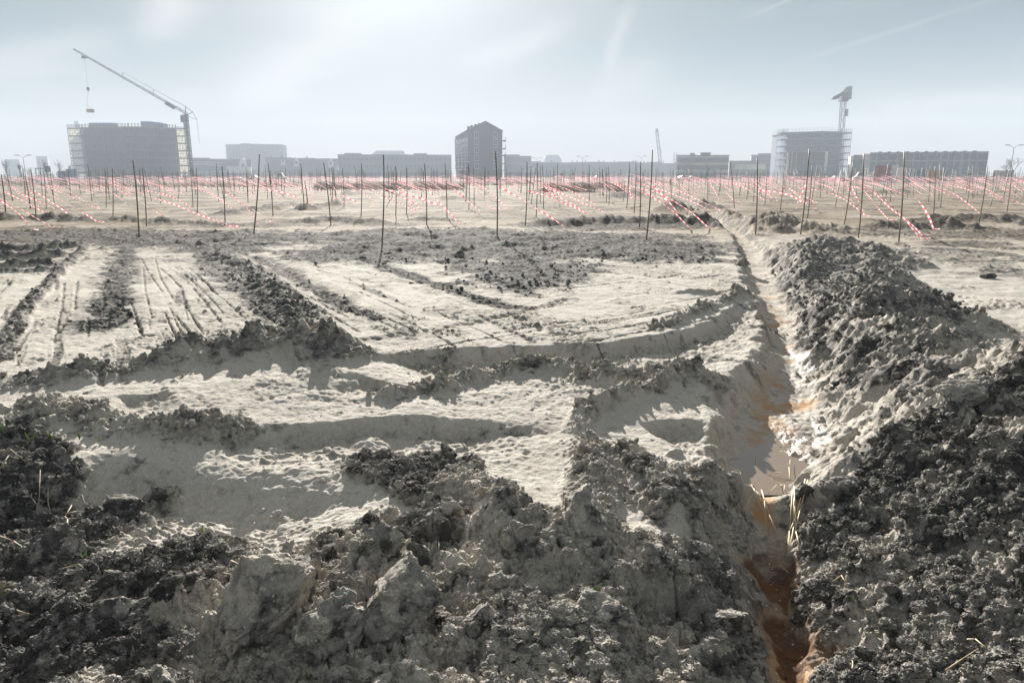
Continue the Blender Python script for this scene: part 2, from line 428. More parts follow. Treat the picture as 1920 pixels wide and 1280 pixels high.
LIGHT = [  # pale sand lying over the clay: (polygon, soil, feather)
    ([(1535, 700), (1640, 642), (1685, 652), (1650, 712), (1560, 745), (1500, 745)], .12, .06),
    ([(1600, 592), (1655, 588), (1668, 606), (1605, 618)], .12, .05),
    ([(1715, 690), (1830, 642), (1905, 660), (1880, 725), (1780, 742)], .22, .08),
    ([(1500, 745), (1600, 720), (1700, 735), (1640, 775), (1530, 800)], .25, .08),
    ([(330, 905), (480, 898), (720, 930), (745, 962), (620, 992), (450, 962), (330, 1000), (225, 1045), (330, 955)], .1, .06),
    ([(1150, 1005), (1320, 955), (1345, 1000), (1200, 1018)], .2, .06),
    ([(1170, 850), (1300, 845), (1390, 850), (1380, 880), (1250, 890), (1180, 880)], .12, .06),
    ([(960, 820), (1080, 810), (1090, 850), (1000, 880)], .15, .08),
]
TRACKS = [  # strips of churned soil: (line, half width m, soil, lump density)
    ([(240, 452), (228, 500), (205, 560), (192, 615)], .30, .95, .35),
    ([(200, 620), (215, 600), (222, 560)], .12, .6, .4),
    ([(370, 465), (420, 515), (490, 560), (560, 620)], .34, .8, .4),
    ([(480, 480), (560, 525), (620, 558), (700, 600)], .2, .8, .3),
    ([(675, 483), (760, 514), (850, 545), (955, 578)], .22, .95, .35),
    ([(800, 480), (920, 520), (1000, 555)], .15, .5, .3),
    ([(880, 395), (930, 378), (985, 372), (1010, 380), (960, 395), (990, 412)], .5, .5, .3),
    ([(820, 400), (860, 390), (885, 380)], .5, .5, .3),
    ([(1000, 375), (1080, 400), (1180, 410)], .4, .5, .25),
    ([(1690, 455), (1710, 475), (1735, 492)], .14, .5, .5),
    ([(690, 640), (820, 620), (960, 592), (1060, 562)], .08, .4, .3),
    ([(900, 595), (1003, 640)], .035, .5, .3),
    ([(300, 500), (340, 540), (352, 600)], .016, .42, .2), ([(330, 500), (380, 545), (420, 590)], .014, .42, .2),
    ([(268, 500), (272, 545), (285, 600)], .016, .4, .2), ([(355, 500), (415, 560), (460, 600)], .014, .42, .2),
    ([(290, 480), (300, 520), (330, 570)], .012, .4, .2), ([(120, 530), (118, 570), (100, 640)], .016, .4, .2),
]

def prep(lst, zz=0.0):
    return [(W(f[0], zz),) + tuple(f[1:]) for f in lst]
def smooth_line(pts, n=3):
    for _ in range(n):
        q = [pts[0]]
        for a, b in zip(pts[:-1], pts[1:]):
            q += [(a[0] * .75 + b[0] * .25, a[1] * .75 + b[1] * .25), (a[0] * .25 + b[0] * .75, a[1] * .25 + b[1] * .75)]
        pts = q + [pts[-1]]
    return pts
STEPS_W = [(smooth_line(W(f[0], -.05 if f[0][0][1] > 700 else 0)),) + tuple(f[1:]) for f in STEPS]
RIDGES_W = [(W(f[0], -.15 if f[0][0][1] > 820 else (-.05 if f[0][0][1] > 700 else 0.0)),) + tuple(f[1:]) for f in RIDGES]
DARK_W = [(W(f[0], -.2 if f[0][0][1] > 840 else 0.2 if f[0][0][0] > 1430 else 0.0),) + tuple(f[1:]) for f in DARK]
TRACKS_W = prep(TRACKS)
_tr = random.Random(5)
for _k in range(54):   # long fine marks left by the blade and the tracks
    _right = _k % 3 == 2
    _u, _v = (_tr.uniform(900, 1330), _tr.uniform(500, 625)) if _right else (_tr.uniform(120, 900), _tr.uniform(490, 620))
    _p = at(_u, _v)[:2]; _l = _tr.uniform(.8, 3.2)
    _d = (.80, .60) if _right else (.48 + _tr.uniform(-.03, .03), -.87)
    TRACKS_W.append(([(_p[0] - _d[0] * _l / 2, _p[1] - _d[1] * _l / 2), (_p[0] + _d[0] * _l / 2, _p[1] + _d[1] * _l / 2)], _tr.uniform(.008, .02), _tr.uniform(.4, .75), .15))
LIGHT_W = [(W(f[0], .25 if f[0][0][0] > 1430 else -.2), f[1], f[2]) for f in LIGHT]
HEAPS_W = []
for (u, v, H, rx, ry, s) in HEAPS:
    p = at(u, v, H)
    HEAPS_W.append((p[0], p[1], H * (.84 if u < 1780 and v < 640 else 1.0), rx, ry, s))
BERM_DIR = math.atan2(5.0, 17.5)       # the ditch runs slightly to the right of straight ahead

def sub(mask, *arrs):
    return [a[mask] for a in arrs]

def box_mask(x, y, pts, margin):
    xs, ys = [p[0] for p in pts], [p[1] for p in pts]
    return (x > min(xs) - margin) & (x < max(xs) + margin) & (y > min(ys) - margin) & (y < max(ys) + margin)

def terrain(x, y, sp=None, detail=True):
    """height and soil masks of the ground at the points x, y (numpy arrays); sp = local mesh spacing"""
    x = np.asarray(x, dtype=np.float64); y = np.asarray(y, dtype=np.float64)
    r = np.sqrt(x * x + y * y)
    if sp is None:
        sp = np.full(x.shape, 0.004)
    front = y > -3
    z = np.interp(r, [0, 2.4, 3.2, 4.2, 5.2, 6.3, 7.5], [-.20, -.20, -.19, -.16, -.10, -.03, 0]).astype(np.float32)
    soil = np.zeros(x.shape, np.float32)
    dens = np.zeros(x.shape, np.float32)
    rust = np.zeros(x.shape, np.float32)
    damp = np.zeros(x.shape, np.float32)
    # broad waviness
    far = np.clip(r / 30, 0, 1)
    z += (0.015 + 0.035 * far) * fbm(x, y, 6.0, 3, 5, sp=sp)
    z += 0.012 * np.clip(1 - r / 60, 0, 1) * fbm(x, y, 0.9, 3, 9, sp=sp)
    wob = fbm(x, y, 0.7, 4, 31, sp=sp)
    wob2 = fbm(x, y, 2.2, 4, 41, sp=sp)
    # churned mid field: broken dark patches
    band = sstep(11.0, 17.0, r) * (1 - sstep(70.0, 160.0, r))
    pat = fbm(x, y * 1.6, 3.2, 5, 77, rough=.6, sp=sp)
    m1 = sstep(0.05, 0.5, pat) * band * 0.72
    soil = np.maximum(soil, m1); dens = np.maximum(dens, m1 * 0.5)
    soil = np.maximum(soil, .42 * sstep(17, 32, r) * (.8 + .5 * wob2))
    # long grader streaks on the levelled field
    nn, aa = x * .87 + y * .48, x * .48 - y * .87
    st = fbm(nn / .14 + .4 * wob2, aa / 3.0, 1.0, 3, 55, rough=.6)
    st2 = fbm(nn / .5 + .3 * wob2, aa / 5.0, 1.0, 3, 57, rough=.6)
    zone = (1 - sstep(13, 22, r)) * sstep(6.2, 7.0, r) * (x < 3.5)
    streak = sstep(.28, .6, st) * sstep(-.15, .3, st2 + .3 * wob2) * zone
    soil = np.maximum(soil, 0.62 * streak); z -= 0.010 * streak
    dens = np.maximum(dens, .25 * streak)
    dens = np.maximum(dens, 0.02 + 0.05 * sstep(0.0, 0.5, wob2))
    for pts, s, dn, fe in DARK_W:
        m = box_mask(x, y, pts, fe * 3 + .3) & front
        if not m.any(): continue
        d = inpoly(*sub(m, x, y), pts) + fe * 1.3 * wob[m] + fe * 0.9 * fbm(*sub(m, x, y), 0.22, 3, 91, sp=sp[m]) 
        k = 1 - sstep(-fe, fe, d)
        soil[m] = np.maximum(soil[m], s * k)
        dens[m] = np.maximum(dens[m], dn * k)
    for pts, hw, s, dn in TRACKS_W:
        m = box_mask(x, y, pts, hw * 3 + .3) & front
        if not m.any(): continue
        d, sd, arc, L = polydist(*sub(m, x, y), pts)
        d = d / hw + 0.55 * wob[m] + .4 * fbm(*sub(m, x, y), 0.25, 3, 95, sp=sp[m])
        k = (1 - sstep(.45, 1.25, d))
        soil[m] = np.maximum(soil[m], s * k); dens[m] = np.maximum(dens[m], dn * k)
        z[m] -= 0.02 * k
        z[m] += k * min(.012, hw * .3) * np.sin(arc * 2 * math.pi / .15 + 2 * wob[m]) * (sp[m] < .06)
        soil[m] = np.maximum(soil[m], .35 * (1 - sstep(1.0, 2.2, d)) * (wob2[m] > -.2))
    # dug edges
    for pts, D, wd, L_ in STEPS_W:
        m = box_mask(x, y, pts, abs(L_) * 3) & front
        if not m.any(): continue
        xs, ys = sub(m, x, y)
        d, sd, arc, L = polydist(xs, ys, pts)
        d = d + 0.05 * wob[m] + .03 * fbm(xs, ys, .2, 3, 175, rough=.6, sp=sp[m])
        taper = sstep(0, min(.9, .3 * L), arc) * sstep(0, min(.9, .3 * L), L - arc)
        k = sstep(0, wd, d) * np.exp(-np.maximum(0, d - wd) / L_) * taper * (sd > 0)
        z[m] -= D * k
        dens[m] = np.maximum(dens[m], .22 * k); soil[m] = np.maximum(soil[m], .2 * k)
        z[m] += k * (.035 * fbm(xs, ys, .3, 4, 171, rough=.6, sp=sp[m]) + .012 * fbm(arc * 1.0, d * 3, .12, 2, 173, sp=sp[m]))
    # windrows
    for pts, h0, h1, hw, s, lump in RIDGES_W:
        m = box_mask(x, y, pts, hw * 4) & front
        if not m.any(): continue
        xs, ys = sub(m, x, y)
        d, sd, arc, L = polydist(xs, ys, pts)
        t = arc / L
        a = (h0 + (h1 - h0) * t) * (1 + .55 * fbm(arc, arc * 0 + h0 * 50, max(.35, hw * 1.5), 3, 13)) * sstep(-.06 * L, .1 * L, arc) * sstep(-.06 * L, .1 * L, L - arc)
        dd = np.abs(d + .25 * hw * wob[m]) / hw
        k = np.clip(1 - (dd * .62) ** 1.6, 0, 1) ** 1.4
        a = a * (1 + .55 * fbm(xs, ys, max(.3, hw), 4, 19, rough=.6, sp=sp[m]))
        z[m] += np.maximum(a, 0.01) * k
        kk = 1 - sstep(.8, 1.6, dd)
        soil[m] = np.maximum(soil[m], s * kk); dens[m] = np.maximum(dens[m], .85 * lump * kk)
    # spoil heaps
    ca, sa = math.cos(BERM_DIR), math.sin(BERM_DIR)
    hz = np.zeros(x.shape, np.float32)
    for hx, hy, H, rx, ry, s in HEAPS_W:
        m = (np.abs(x - hx) < 3.2 * max(rx, ry)) & (np.abs(y - hy) < 3.2 * max(rx, ry)) & front
        if not m.any(): continue
        dx, dy = x[m] - hx, y[m] - hy
        a = (dx * ca - dy * sa) / rx; b = (dx * sa + dy * ca) / ry
        q = a * a + b * b
        q = q * (1 + .35 * wob[m])
        k = np.exp(-q * .9)
        hz[m] = np.maximum(hz[m], H * k) + 0.12 * np.minimum(hz[m], H * k)
        kk = 1 - sstep(.7, 2.2, q + .6 * wob[m])
        soil[m] = np.maximum(soil[m], s * kk * (0.75 + .5 * wob2[m]))
        dens[m] = np.maximum(dens[m], .75 * kk)
    rough_heap = sstep(.03, .25, hz)
    hz += rough_heap * (.03 * fbm(x, y, .13, 3, 69, rough=.65, sp=sp, ridged=True) + .07 * fbm(x, y, .5, 4, 61, rough=.55, sp=sp) + .05 * fbm(x, y, .28, 3, 67, sp=sp, ridged=True) - .03)
    z += hz
    for pts, s, fe in LIGHT_W:
        m = box_mask(x, y, pts, fe * 3 + .3) & front
        if not m.any(): continue
        k = 1 - sstep(-fe, fe, inpoly(*sub(m, x, y), pts) + fe * 1.2 * wob[m] + fe * fbm(*sub(m, x, y), 0.2, 3, 93, sp=sp[m]))
        soil[m] = soil[m] * (1 - k) + s * k; dens[m] *= 1 - .6 * k
    # foreground chaos of big slabs
    fg = 1 - sstep(3.1, 4.2, r + .25 * wob2)
    big = fg * np.clip(soil * 1.2, 0, 1)
    z += big * (.065 * fbm(x, y, .65, 4, 71, rough=.5, sp=sp) + .05 * fbm(x + .1 * wob, y, .36, 4, 73, rough=.5, sp=sp, ridged=True) - .02)
    mk = fg * np.clip(soil * 1.3, 0, 1) > .02
    if mk.any():
        xm, ym = x[mk], y[mk]; w1 = .06 * fbm(xm, ym, .22, 3, 181); w2 = .06 * fbm(xm, ym, .22, 3, 187)
        sl, ck = slabs(xm + w1, ym + w2, .27, 501); s2, c2 = slabs(xm + .6 * w1, ym + .6 * w2, .10, 511)
        pm = sstep(-.32, .12, fbm(xm, ym, .8, 3, 191)) * (fg * np.clip(soil * 1.3, 0, 1))[mk]
        z[mk] += pm * (.27 * sl * .72 - .06 * ck + .10 * s2 * .5 - .024 * c2)
        dens[mk] *= 1 - .72 * pm * (ck < .5)
        soil[mk] = np.clip(soil[mk] - .16 * pm * (1 - ck), 0, 1)
    # footprints and small pits on the bare sand
    bare = np.clip(1 - soil * 2.2, 0, 1) * (1 - sstep(9, 13, r))
    pit = clods(x, y, .16, bare * .10, 201, sp=sp, rmin=.12, rmax=.26)
    z -= pit * .55
    # churned mid field stands up in little ridges
    mid = sstep(8, 12, r) * (1 - sstep(60, 90, r))
    z += mid * (np.clip(dens, 0, 1) * (.045 * fbm(x, y, .6, 4, 151, rough=.6, sp=sp) + .05 * fbm(x, y, 1.5, 3, 153, rough=.5, sp=sp, ridged=True) - .02) + .012 * fbm(x, y, .8, 3, 157, rough=.6, sp=sp))
    # scuffed skin of the levelled sand
    scuff = sstep(.12, .5, fbm(x + .2 * y, y * .8, 1.3, 4, 161, rough=.6, sp=sp)) * (1 - sstep(24, 40, r)) * sstep(5.2, 6.5, r) * np.clip(1 - soil, 0, 1)
    z += (1 - sstep(26, 40, r)) * sstep(4.5, 6.5, r) * (.0035 + .007 * np.clip(r / 20, 0, 1)) * fbm(x, y, .24, 4, 165, rough=.65, sp=sp)
    z += scuff * .014 * fbm(x, y, .14, 3, 163, rough=.6, sp=sp, ridged=True)
    dens = np.maximum(dens, .16 * scuff); soil = np.maximum(soil, .2 * scuff)
    # lumps of every size
    dd = np.clip(dens + .25 * wob * dens, 0, 1)
    lumpy = np.zeros(x.shape, np.float32)
    if detail:
        near = 1 - sstep(6, 10, r)
        wx, wy = x + .02 * wob, y - .02 * wob2
        big_ = sstep(.5, .95, dd)
        rough_ = .012 * fbm(x, y, .05, 3, 311, rough=.6, sp=sp, ridged=True)
        db = np.clip(dd * 1.1 - .1, 0, 1)
        l1 = .75 * clods(wx, wy, .17, db * big_ * .55 * near, 301, sp=sp, rmin=.2, rmax=.55)
        l2 = .75 * clods(wx, wy, .09, db * .85, 302, sp=sp, rmin=.22, rmax=.6)
        l3 = .75 * clods(x, y, .048, np.clip(dd * 1.0 - .03, 0, 1) * .95, 303, sp=sp)
        l4 = .7 * clods(x, y, .026, np.clip(dd * 1.1 + .03, 0, 1), 304, sp=sp)
        top = np.maximum(l1, l2)
        lumpy = top + .75 * np.maximum(l3, l4) + .35 * np.minimum(l3, l4) + rough_ * dd * (top > .005)
        lumpy += .55 * clods(x, y, .4, dd * .35 * sstep(10, 18, r), 305, sp=sp, rmin=.2, rmax=.45) * .6
        lumpy += .6 * clods(x, y, 1.1, dd * .35 * sstep(25, 45, r), 306, sp=sp, rmin=.2, rmax=.45) * .45
    # ditch
    m = box_mask(x, y, DITCH, 2.5) & front
    if m.any():
        xs, ys = sub(m, x, y)
        d, sd, arc, L = polydist(xs, ys, DITCH)
        zb = np.interp(arc, _dl, DITCH_Z); wb = np.interp(arc, _dl, DITCH_W)
        d = np.maximum(0, d + .07 * wob[m] + .04 * wob2[m] + .05 * fbm(xs, ys, .3, 3, 145, rough=.6, sp=sp[m]))
        left = sd > 0
        slope = np.where(left, 1.05, .62 + .38 * sstep(5, 8, ys))
        slope = np.where(left & (ys < 4.2), .9, slope)
        prof = zb + .03 * np.minimum(1, d / wb) ** 2 + slope * np.maximum(0, d - wb) + .03 + .02 * wob[m]
        zc = z[m]
        k = .06
        hmix = np.clip(.5 + .5 * (zc - prof) / k, 0, 1)
        newz = zc * (1 - hmix) + prof * hmix - k * hmix * (1 - hmix)
        z[m] = newz
        d2 = d + (.05 + .05 * sstep(3.4, 4.4, ys)) * fbm(xs, ys, .4, 4, 141, rough=.6, sp=sp[m]) + .04 * wob[m]
        inside = 1 - sstep(wb * .5, wb * 1.5, d2)
        cut = hmix * (1 - inside)
        rn = .5 + .5 * fbm(xs, ys, .5, 5, 111, rough=.6, sp=sp[m])
        near_ = 1 - sstep(3.5, 4.3, ys)
        mid_ = (1 - near_)
        far_ = sstep(9, 15, ys)
        rust[m] = np.clip((1 - sstep(wb * .5, wb * 1.7, d2 + .06 * mid_ - .02 * near_)) * (mid_ * sstep(.42, .72, rn) * (1 - far_) * .95 + near_ * (.35 + .75 * rn)), 0, 1)
        soil[m] = soil[m] * (1 - inside * mid_ * .85)
        soil[m] = np.where(inside > .02, np.maximum(soil[m], near_ * 1.1 * inside), soil[m])
        puddle = np.exp(-((ys - 5.25) / .55) ** 2) + .5 * np.exp(-((ys - 7.2) / .7) ** 2)
        damp[m] = np.maximum(damp[m], inside * (.25 + .05 * near_ + .8 * mid_ * np.clip(puddle, 0, 1)) + .15 * cut)
        soil[m] = np.maximum(soil[m], cut * np.where(left, .15 + .45 * near_, .5 + .25 * (1 - sstep(2.0, 5.0, ys)) + .6 * wob[m] * (1 - .5 * inside)))
        lumpy[m] *= np.where(left, 1 - .6 * hmix, 1 - .25 * hmix) * (1 - .6 * inside)
        lumpy[m] += inside * mid_ * (1 - np.clip(puddle, 0, 1)) * (.35 * clods(xs, ys, .11, np.full(xs.shape, .16), 409, sp=sp[m]))
        lumpy[m] += inside * near_ * (.5 * clods(xs, ys, .07, np.full(xs.shape, .7), 401, sp=sp[m]))
        lumpy[m] += (1 - inside) * hmix * (.5 * clods(xs, ys, .06, np.where(left, .15, .6) + 0 * xs, 402, sp=sp[m]) + .6 * clods(xs, ys, .14, np.where(left, .04, .3) + 0 * xs, 403, sp=sp[m])
                     + .03 * fbm(xs, ys, .25, 4, 407, rough=.6, sp=sp[m]) + .012 * fbm(xs * 3, ys * .8, .3, 3, 408, sp=sp[m], ridged=True))
        lumpy[m] += (.11 + .03 * wob[m]) * np.exp(-((ys - 4.36 + .1 * wob[m]) / .17) ** 2) * hmix
        wet = inside * np.clip(puddle, 0, 1) * mid_
        lumpy[m] *= 1 - .9 * wet
        dens[m] *= (1 - .7 * inside)
    z += lumpy
    # fine grain
    z += (0.004 + .012 * np.clip(dens, 0, 1)) * (1 - sstep(8, 16, r)) * fbm(x, y, .07, 4, 121, rough=.65, sp=sp)
    z += .007 * np.clip(dens, 0, 1) * (1 - sstep(5, 9, r)) * fbm(x, y, .028, 2, 127, rough=.7, sp=sp * .7, ridged=True)
    # dry dust and sand lie on top of lumps; lumps in sand stay sandy
    dust = sstep(.05, .6, fbm(x, y, .6, 5, 131, rough=.6, sp=sp)) 
    soil = np.clip(soil, 0, 1.15) * np.clip(1 - (.62 * dust * (soil < .78) * (1 - sstep(8, 12, r))), 0, 1)
    far_flat = 1 - sstep(260, 420, r)
    loam = (sstep(13, 30, r) * (.75 + .4 * wob2)).clip(0, 1)
    return (z * far_flat).astype(np.float32), soil.astype(np.float32), dens.astype(np.float32), rust.astype(np.float32), damp.astype(np.float32), loam.astype(np.float32)

def zt(x, y):
    return float(terrain(np.array([x]), np.array([y]), np.array([0.03]))[0][0])

# --- materials
def new_mat(name):
    m = bpy.data.materials.new(name)
    m.use_nodes = True
    t = m.node_tree
    b = next(n for n in t.nodes if n.type == 'BSDF_PRINCIPLED')
    return m, t, b

def soil_material():
    m, t, b = new_mat("soil")
    N, Lk = t.nodes.new, t.links.new
    def attr(nm):
        a = N('ShaderNodeAttribute'); a.attribute_name = nm; return a.outputs['Fac']
    geo = N('ShaderNodeTexCoord')
    P = geo.outputs['Object']
    def noise(scale, det, rough=.6):
        n = N('ShaderNodeTexNoise'); Lk(P, n.inputs['Vector']); n.inputs['Scale'].default_value = scale; n.inputs['Detail'].default_value = det; n.inputs['Roughness'].default_value = rough
        return n.outputs['Fac']
    def math_(op, a, b_, clamp=False):
        n = N('ShaderNodeMath'); n.operation = op; n.use_clamp = clamp
        for i, v in enumerate((a, b_)):
            if isinstance(v, (int, float)): n.inputs[i].default_value = v
            else: Lk(v, n.inputs[i])
        return n.outputs[0]
    n1, n2, n3 = noise(3.0, 6), noise(28.0, 5), noise(140.0, 3)
    s = attr('soil')
    # break the edge between sand and clay with grain
    s = math_('ADD', s, math_('MULTIPLY', math_('SUBTRACT', n2, .5), .55))
    n0, n4 = noise(.7, 5), noise(8.0, 5, .65)
    amp = math_('ADD', .14, math_('MULTIPLY', attr('soil'), .95))
    s = math_('ADD', s, math_('MULTIPLY', math_('SUBTRACT', n4, .5), amp))
    # crumbs of clay trodden into the sand
    fl = N('ShaderNodeMapRange'); Lk(n4, fl.inputs['Value']); fl.inputs['From Min'].default_value = .55; fl.inputs['From Max'].default_value = .68
    fp = N('ShaderNodeMapRange'); Lk(n0, fp.inputs['Value']); fp.inputs['From Min'].default_value = .36; fp.inputs['From Max'].default_value = .6
    s = math_('ADD', s, math_('MULTIPLY', math_('MULTIPLY', fl.outputs[0], fp.outputs[0]), .75))
    s = math_('ADD', s, math_('MULTIPLY', math_('SUBTRACT', n0, .5), .25))
    s = math_('ADD', s, math_('MULTIPLY', math_('SUBTRACT', n1, .5), .35), True)
    ramp = N('ShaderNodeValToRGB')
    e = ramp.color_ramp.elements
    e[0].position = 0.0; e[0].color = (.50, .462, .405, 1)
    e[1].position = 1.0; e[1].color = (.06, .056, .050, 1)
    for p, c in ((.28, (.385, .35, .295, 1)), (.5, (.26, .242, .215, 1)), (.78, (.135, .126, .113, 1))):
        q = e.new(p); q.color = c
    Lk(s, ramp.inputs[0])
    # brown loam further out in the field
    lo = N('ShaderNodeMix'); lo.data_type = 'RGBA'; lo.blend_type = 'MULTIPLY'; Lk(attr('loam'), lo.inputs[0]); Lk(ramp.outputs[0], lo.inputs[6]); lo.inputs[7].default_value = (.70, .60, .47, 1)
    # tone differs from lump to lump
    vt = N('ShaderNodeTexVoronoi'); vt.voronoi_dimensions = '3D'; vt.inputs['Scale'].default_value = 15.0
    wn_ = N('ShaderNodeTexNoise'); Lk(P, wn_.inputs['Vector']); wn_.inputs['Scale'].default_value = 22; wn_.inputs['Detail'].default_value = 4
    wv = N('ShaderNodeVectorMath'); wv.operation = 'MULTIPLY_ADD'; Lk(wn_.outputs['Color'], wv.inputs[0]); wv.inputs[1].default_value = (.14, .14, .14); Lk(P, wv.inputs[2]); Lk(wv.outputs[0], vt.inputs['Vector'])
    vs = N('ShaderNodeSeparateColor'); Lk(vt.outputs['Color'], vs.inputs[0])
    lump_tone = math_('MULTIPLY', math_('SUBTRACT', vs.outputs[0], .5), math_('MULTIPLY', attr('soil'), .85))
    Lk(math_('ADD', s, lump_tone, True), ramp.inputs[0])
    # grain value variation
    var = N('ShaderNodeMix'); var.data_type = 'RGBA'; var.blend_type = 'MULTIPLY'; var.inputs[0].default_value = 1.0
    g = N('ShaderNodeMapRange'); Lk(n3, g.inputs['Value']); g.inputs['From Min'].default_value = .3; g.inputs['From Max'].default_value = .7
    g.inputs['To Min'].default_value = .72; g.inputs['To Max'].default_value = 1.22
    cc = N('ShaderNodeCombineColor'); [Lk(g.outputs[0], cc.inputs[k]) for k in range(3)]
    Lk(lo.outputs[2], var.inputs[6]); Lk(cc.outputs[0], var.inputs[7])
    # iron ochre in the ditch
    rmix = N('ShaderNodeMix'); rmix.data_type = 'RGBA'
    rn = math_('MULTIPLY', attr('rust'), math_('ADD', math_('MULTIPLY', n1, 1.1), .35), True)
    Lk(rn, rmix.inputs[0]); Lk(var.outputs[2], rmix.inputs[6]); 
    rc = N('ShaderNodeMix'); rc.data_type = 'RGBA'; Lk(attr('soil'), rc.inputs[0]); rc.inputs[6].default_value = (.46, .28, .13, 1); rc.inputs[7].default_value = (.145, .062, .02, 1)
    Lk(rc.outputs[2], rmix.inputs[7])
    dm = N('ShaderNodeMix'); dm.data_type = 'RGBA'; dm.blend_type = 'MULTIPLY'
    Lk(attr('damp'), dm.inputs[0]); Lk(rmix.outputs[2], dm.inputs[6]); dm.inputs[7].default_value = (.72, .68, .64, 1)
    # little white shell grit
    vo = N('ShaderNodeTexVoronoi'); vo.voronoi_dimensions = '3D'; Lk(P, vo.inputs['Vector']); vo.inputs['Scale'].default_value = 34.0
    spec = math_('LESS_THAN', vo.outputs['Distance'], .17)
    sepc = N('ShaderNodeSeparateColor'); Lk(vo.outputs['Color'], sepc.inputs[0])
    spec = math_('MULTIPLY', spec, math_('GREATER_THAN', sepc.outputs[0], .72))
    sm = N('ShaderNodeMix'); sm.data_type = 'RGBA'; Lk(math_('MULTIPLY', spec, .75), sm.inputs[0]); Lk(dm.outputs[2], sm.inputs[6]); sm.inputs[7].default_value = (.62, .60, .56, 1)
    Lk(sm.outputs[2], b.inputs['Base Color'])
    rg = N('ShaderNodeMapRange'); Lk(attr('damp'), rg.inputs['Value']); rg.inputs['To Min'].default_value = .95; rg.inputs['To Max'].default_value = .26
    Lk(rg.outputs[0], b.inputs['Roughness'])
    sg = N('ShaderNodeMapRange'); Lk(attr('damp'), sg.inputs['Value']); sg.inputs['From Min'].default_value = .3; sg.inputs['To Min'].default_value = .04; sg.inputs['To Max'].default_value = .6
    Lk(sg.outputs[0], b.inputs['Specular IOR Level'])
    bump = N('ShaderNodeBump'); bump.inputs['Strength'].default_value = .55; bump.inputs['Distance'].default_value = .02
    hsum = math_('ADD', math_('MULTIPLY', n2, 1.0), math_('MULTIPLY', n3, .45))
    Lk(hsum, bump.inputs['Height']); Lk(bump.outputs[0], b.inputs['Normal'])
    return m
SOIL = soil_material()

def link(name, mesh, parent=None):
    o = bpy.data.objects.new(name, mesh)
    COL.objects.link(o)
    if parent is not None: o.parent = parent
    return o

def tag(o, label=None, cat=None, group=None, kind=None):
    if label: o['label'] = label
    if cat: o['category'] = cat
    if group: o['group'] = group
    if kind: o['kind'] = kind
    return o

def np_mesh(name, V, Fq, attrs=None, smooth=True):
    """mesh from numpy: V (n,3); Fq (m,k) faces of one size"""
    me = bpy.data.meshes.new(name)
    n, (mf, k) = len(V), Fq.shape
    me.vertices.add(n); me.loops.add(mf * k); me.polygons.add(mf)
    me.vertices.foreach_set('co', np.ascontiguousarray(V, np.float32).ravel())
    me.loops.foreach_set('vertex_index', np.ascontiguousarray(Fq, np.int32).ravel())
    me.polygons.foreach_set('loop_start', np.arange(0, mf * k, k, dtype=np.int32))
    me.polygons.foreach_set('use_smooth', np.full(mf, smooth))
    for nm, arr in (attrs or {}).items():
        a = me.attributes.new(nm, 'FLOAT', 'POINT')
        a.data.foreach_set('value', np.ascontiguousarray(arr, np.float32))
    me.update(calc_edges=True)
    return me

def build_ground():
    half = math.radians(43)
    na = 1240
    dense = np.linspace(-half, half, na)
    coarse = np.linspace(half, 2 * math.pi - half, 90)[1:-1]
    phi = np.concatenate([dense, coarse])
    hh = 1.8
    dl = np.concatenate([np.linspace(math.radians(84), math.radians(48), 14)[:-1], np.linspace(math.radians(48), 0.0011, 1180)])
    r = hh / np.tan(dl)
    r = np.concatenate([r, [2100, 2600, 3400, 4500]])
    R, PH = np.meshgrid(r, phi, indexing='ij')
    x, y = R * np.sin(PH), R * np.cos(PH)
    sp = np.maximum(R * 0.0016, .003)
    sp = np.where(np.abs(np.where(PH > math.pi, PH - 2 * math.pi, PH)) > half + .01, R * .06, sp)
    shp = x.shape
    z, soil, dens, rust, damp, loam = terrain(x.ravel(), y.ravel(), sp.ravel())
    V = np.stack([x.ravel(), y.ravel(), z], 1)
    nr, nc = shp
    i = np.arange(nr - 1)[:, None] * nc
    j = np.arange(nc)[None, :]
    jn = (j + 1) % nc
    Fq = np.stack([(i + j), (i + jn), (i + nc + jn), (i + nc + j)], -1).reshape(-1, 4)
    Fq = Fq[:, ::-1]
    me = np_mesh("ground", V, Fq, {'soil': soil, 'rust': rust, 'damp': damp, 'loam': loam})
    me.materials.append(SOIL)
    o = link("ground", me)
    tag(o, kind='structure')
    return o
GROUND = build_ground()

def ditch_water():
    """shallow rusty pool lying level in the widened part of the ditch"""
    y0, y1, zw = 4.42, 5.8, -.366
    c = [np.interp(yy, [p[1] for p in DITCH[::-1]], [p[0] for p in DITCH[::-1]]) for yy in np.linspace(y0, y1, 14)]
    V, Fq = [], []
    for i, yy in enumerate(np.linspace(y0, y1, 14)):
        w = .36 * math.sin(math.pi * (i + .5) / 14) ** .5
        V += [(c[i] - w, yy, zw), (c[i] + w, yy, zw)]
    Fq = np.array([(2 * i, 2 * i + 1, 2 * i + 3, 2 * i + 2) for i in range(13)])
    me = np_mesh("ditch_water", np.array(V), Fq, smooth=True)
    m, t, b = new_mat("muddy_water")
    b.inputs['Base Color'].default_value = (.22, .17, .125, 1); b.inputs['Roughness'].default_value = .10; b.inputs['Specular IOR Level'].default_value = .5
    N, Lk = t.nodes.new, t.links.new
    tcn = N('ShaderNodeTexCoord'); n = N('ShaderNodeTexNoise'); Lk(tcn.outputs['Object'], n.inputs['Vector']); n.inputs['Scale'].default_value = 18; bu = N('ShaderNodeBump'); bu.inputs['Strength'].default_value = .12; bu.inputs['Distance'].default_value = .01
    Lk(n.outputs['Fac'], bu.inputs['Height']); Lk(bu.outputs[0], b.inputs['Normal'])
    me.materials.append(m); tag(link("ditch_water", me), kind='structure')
ditch_water()
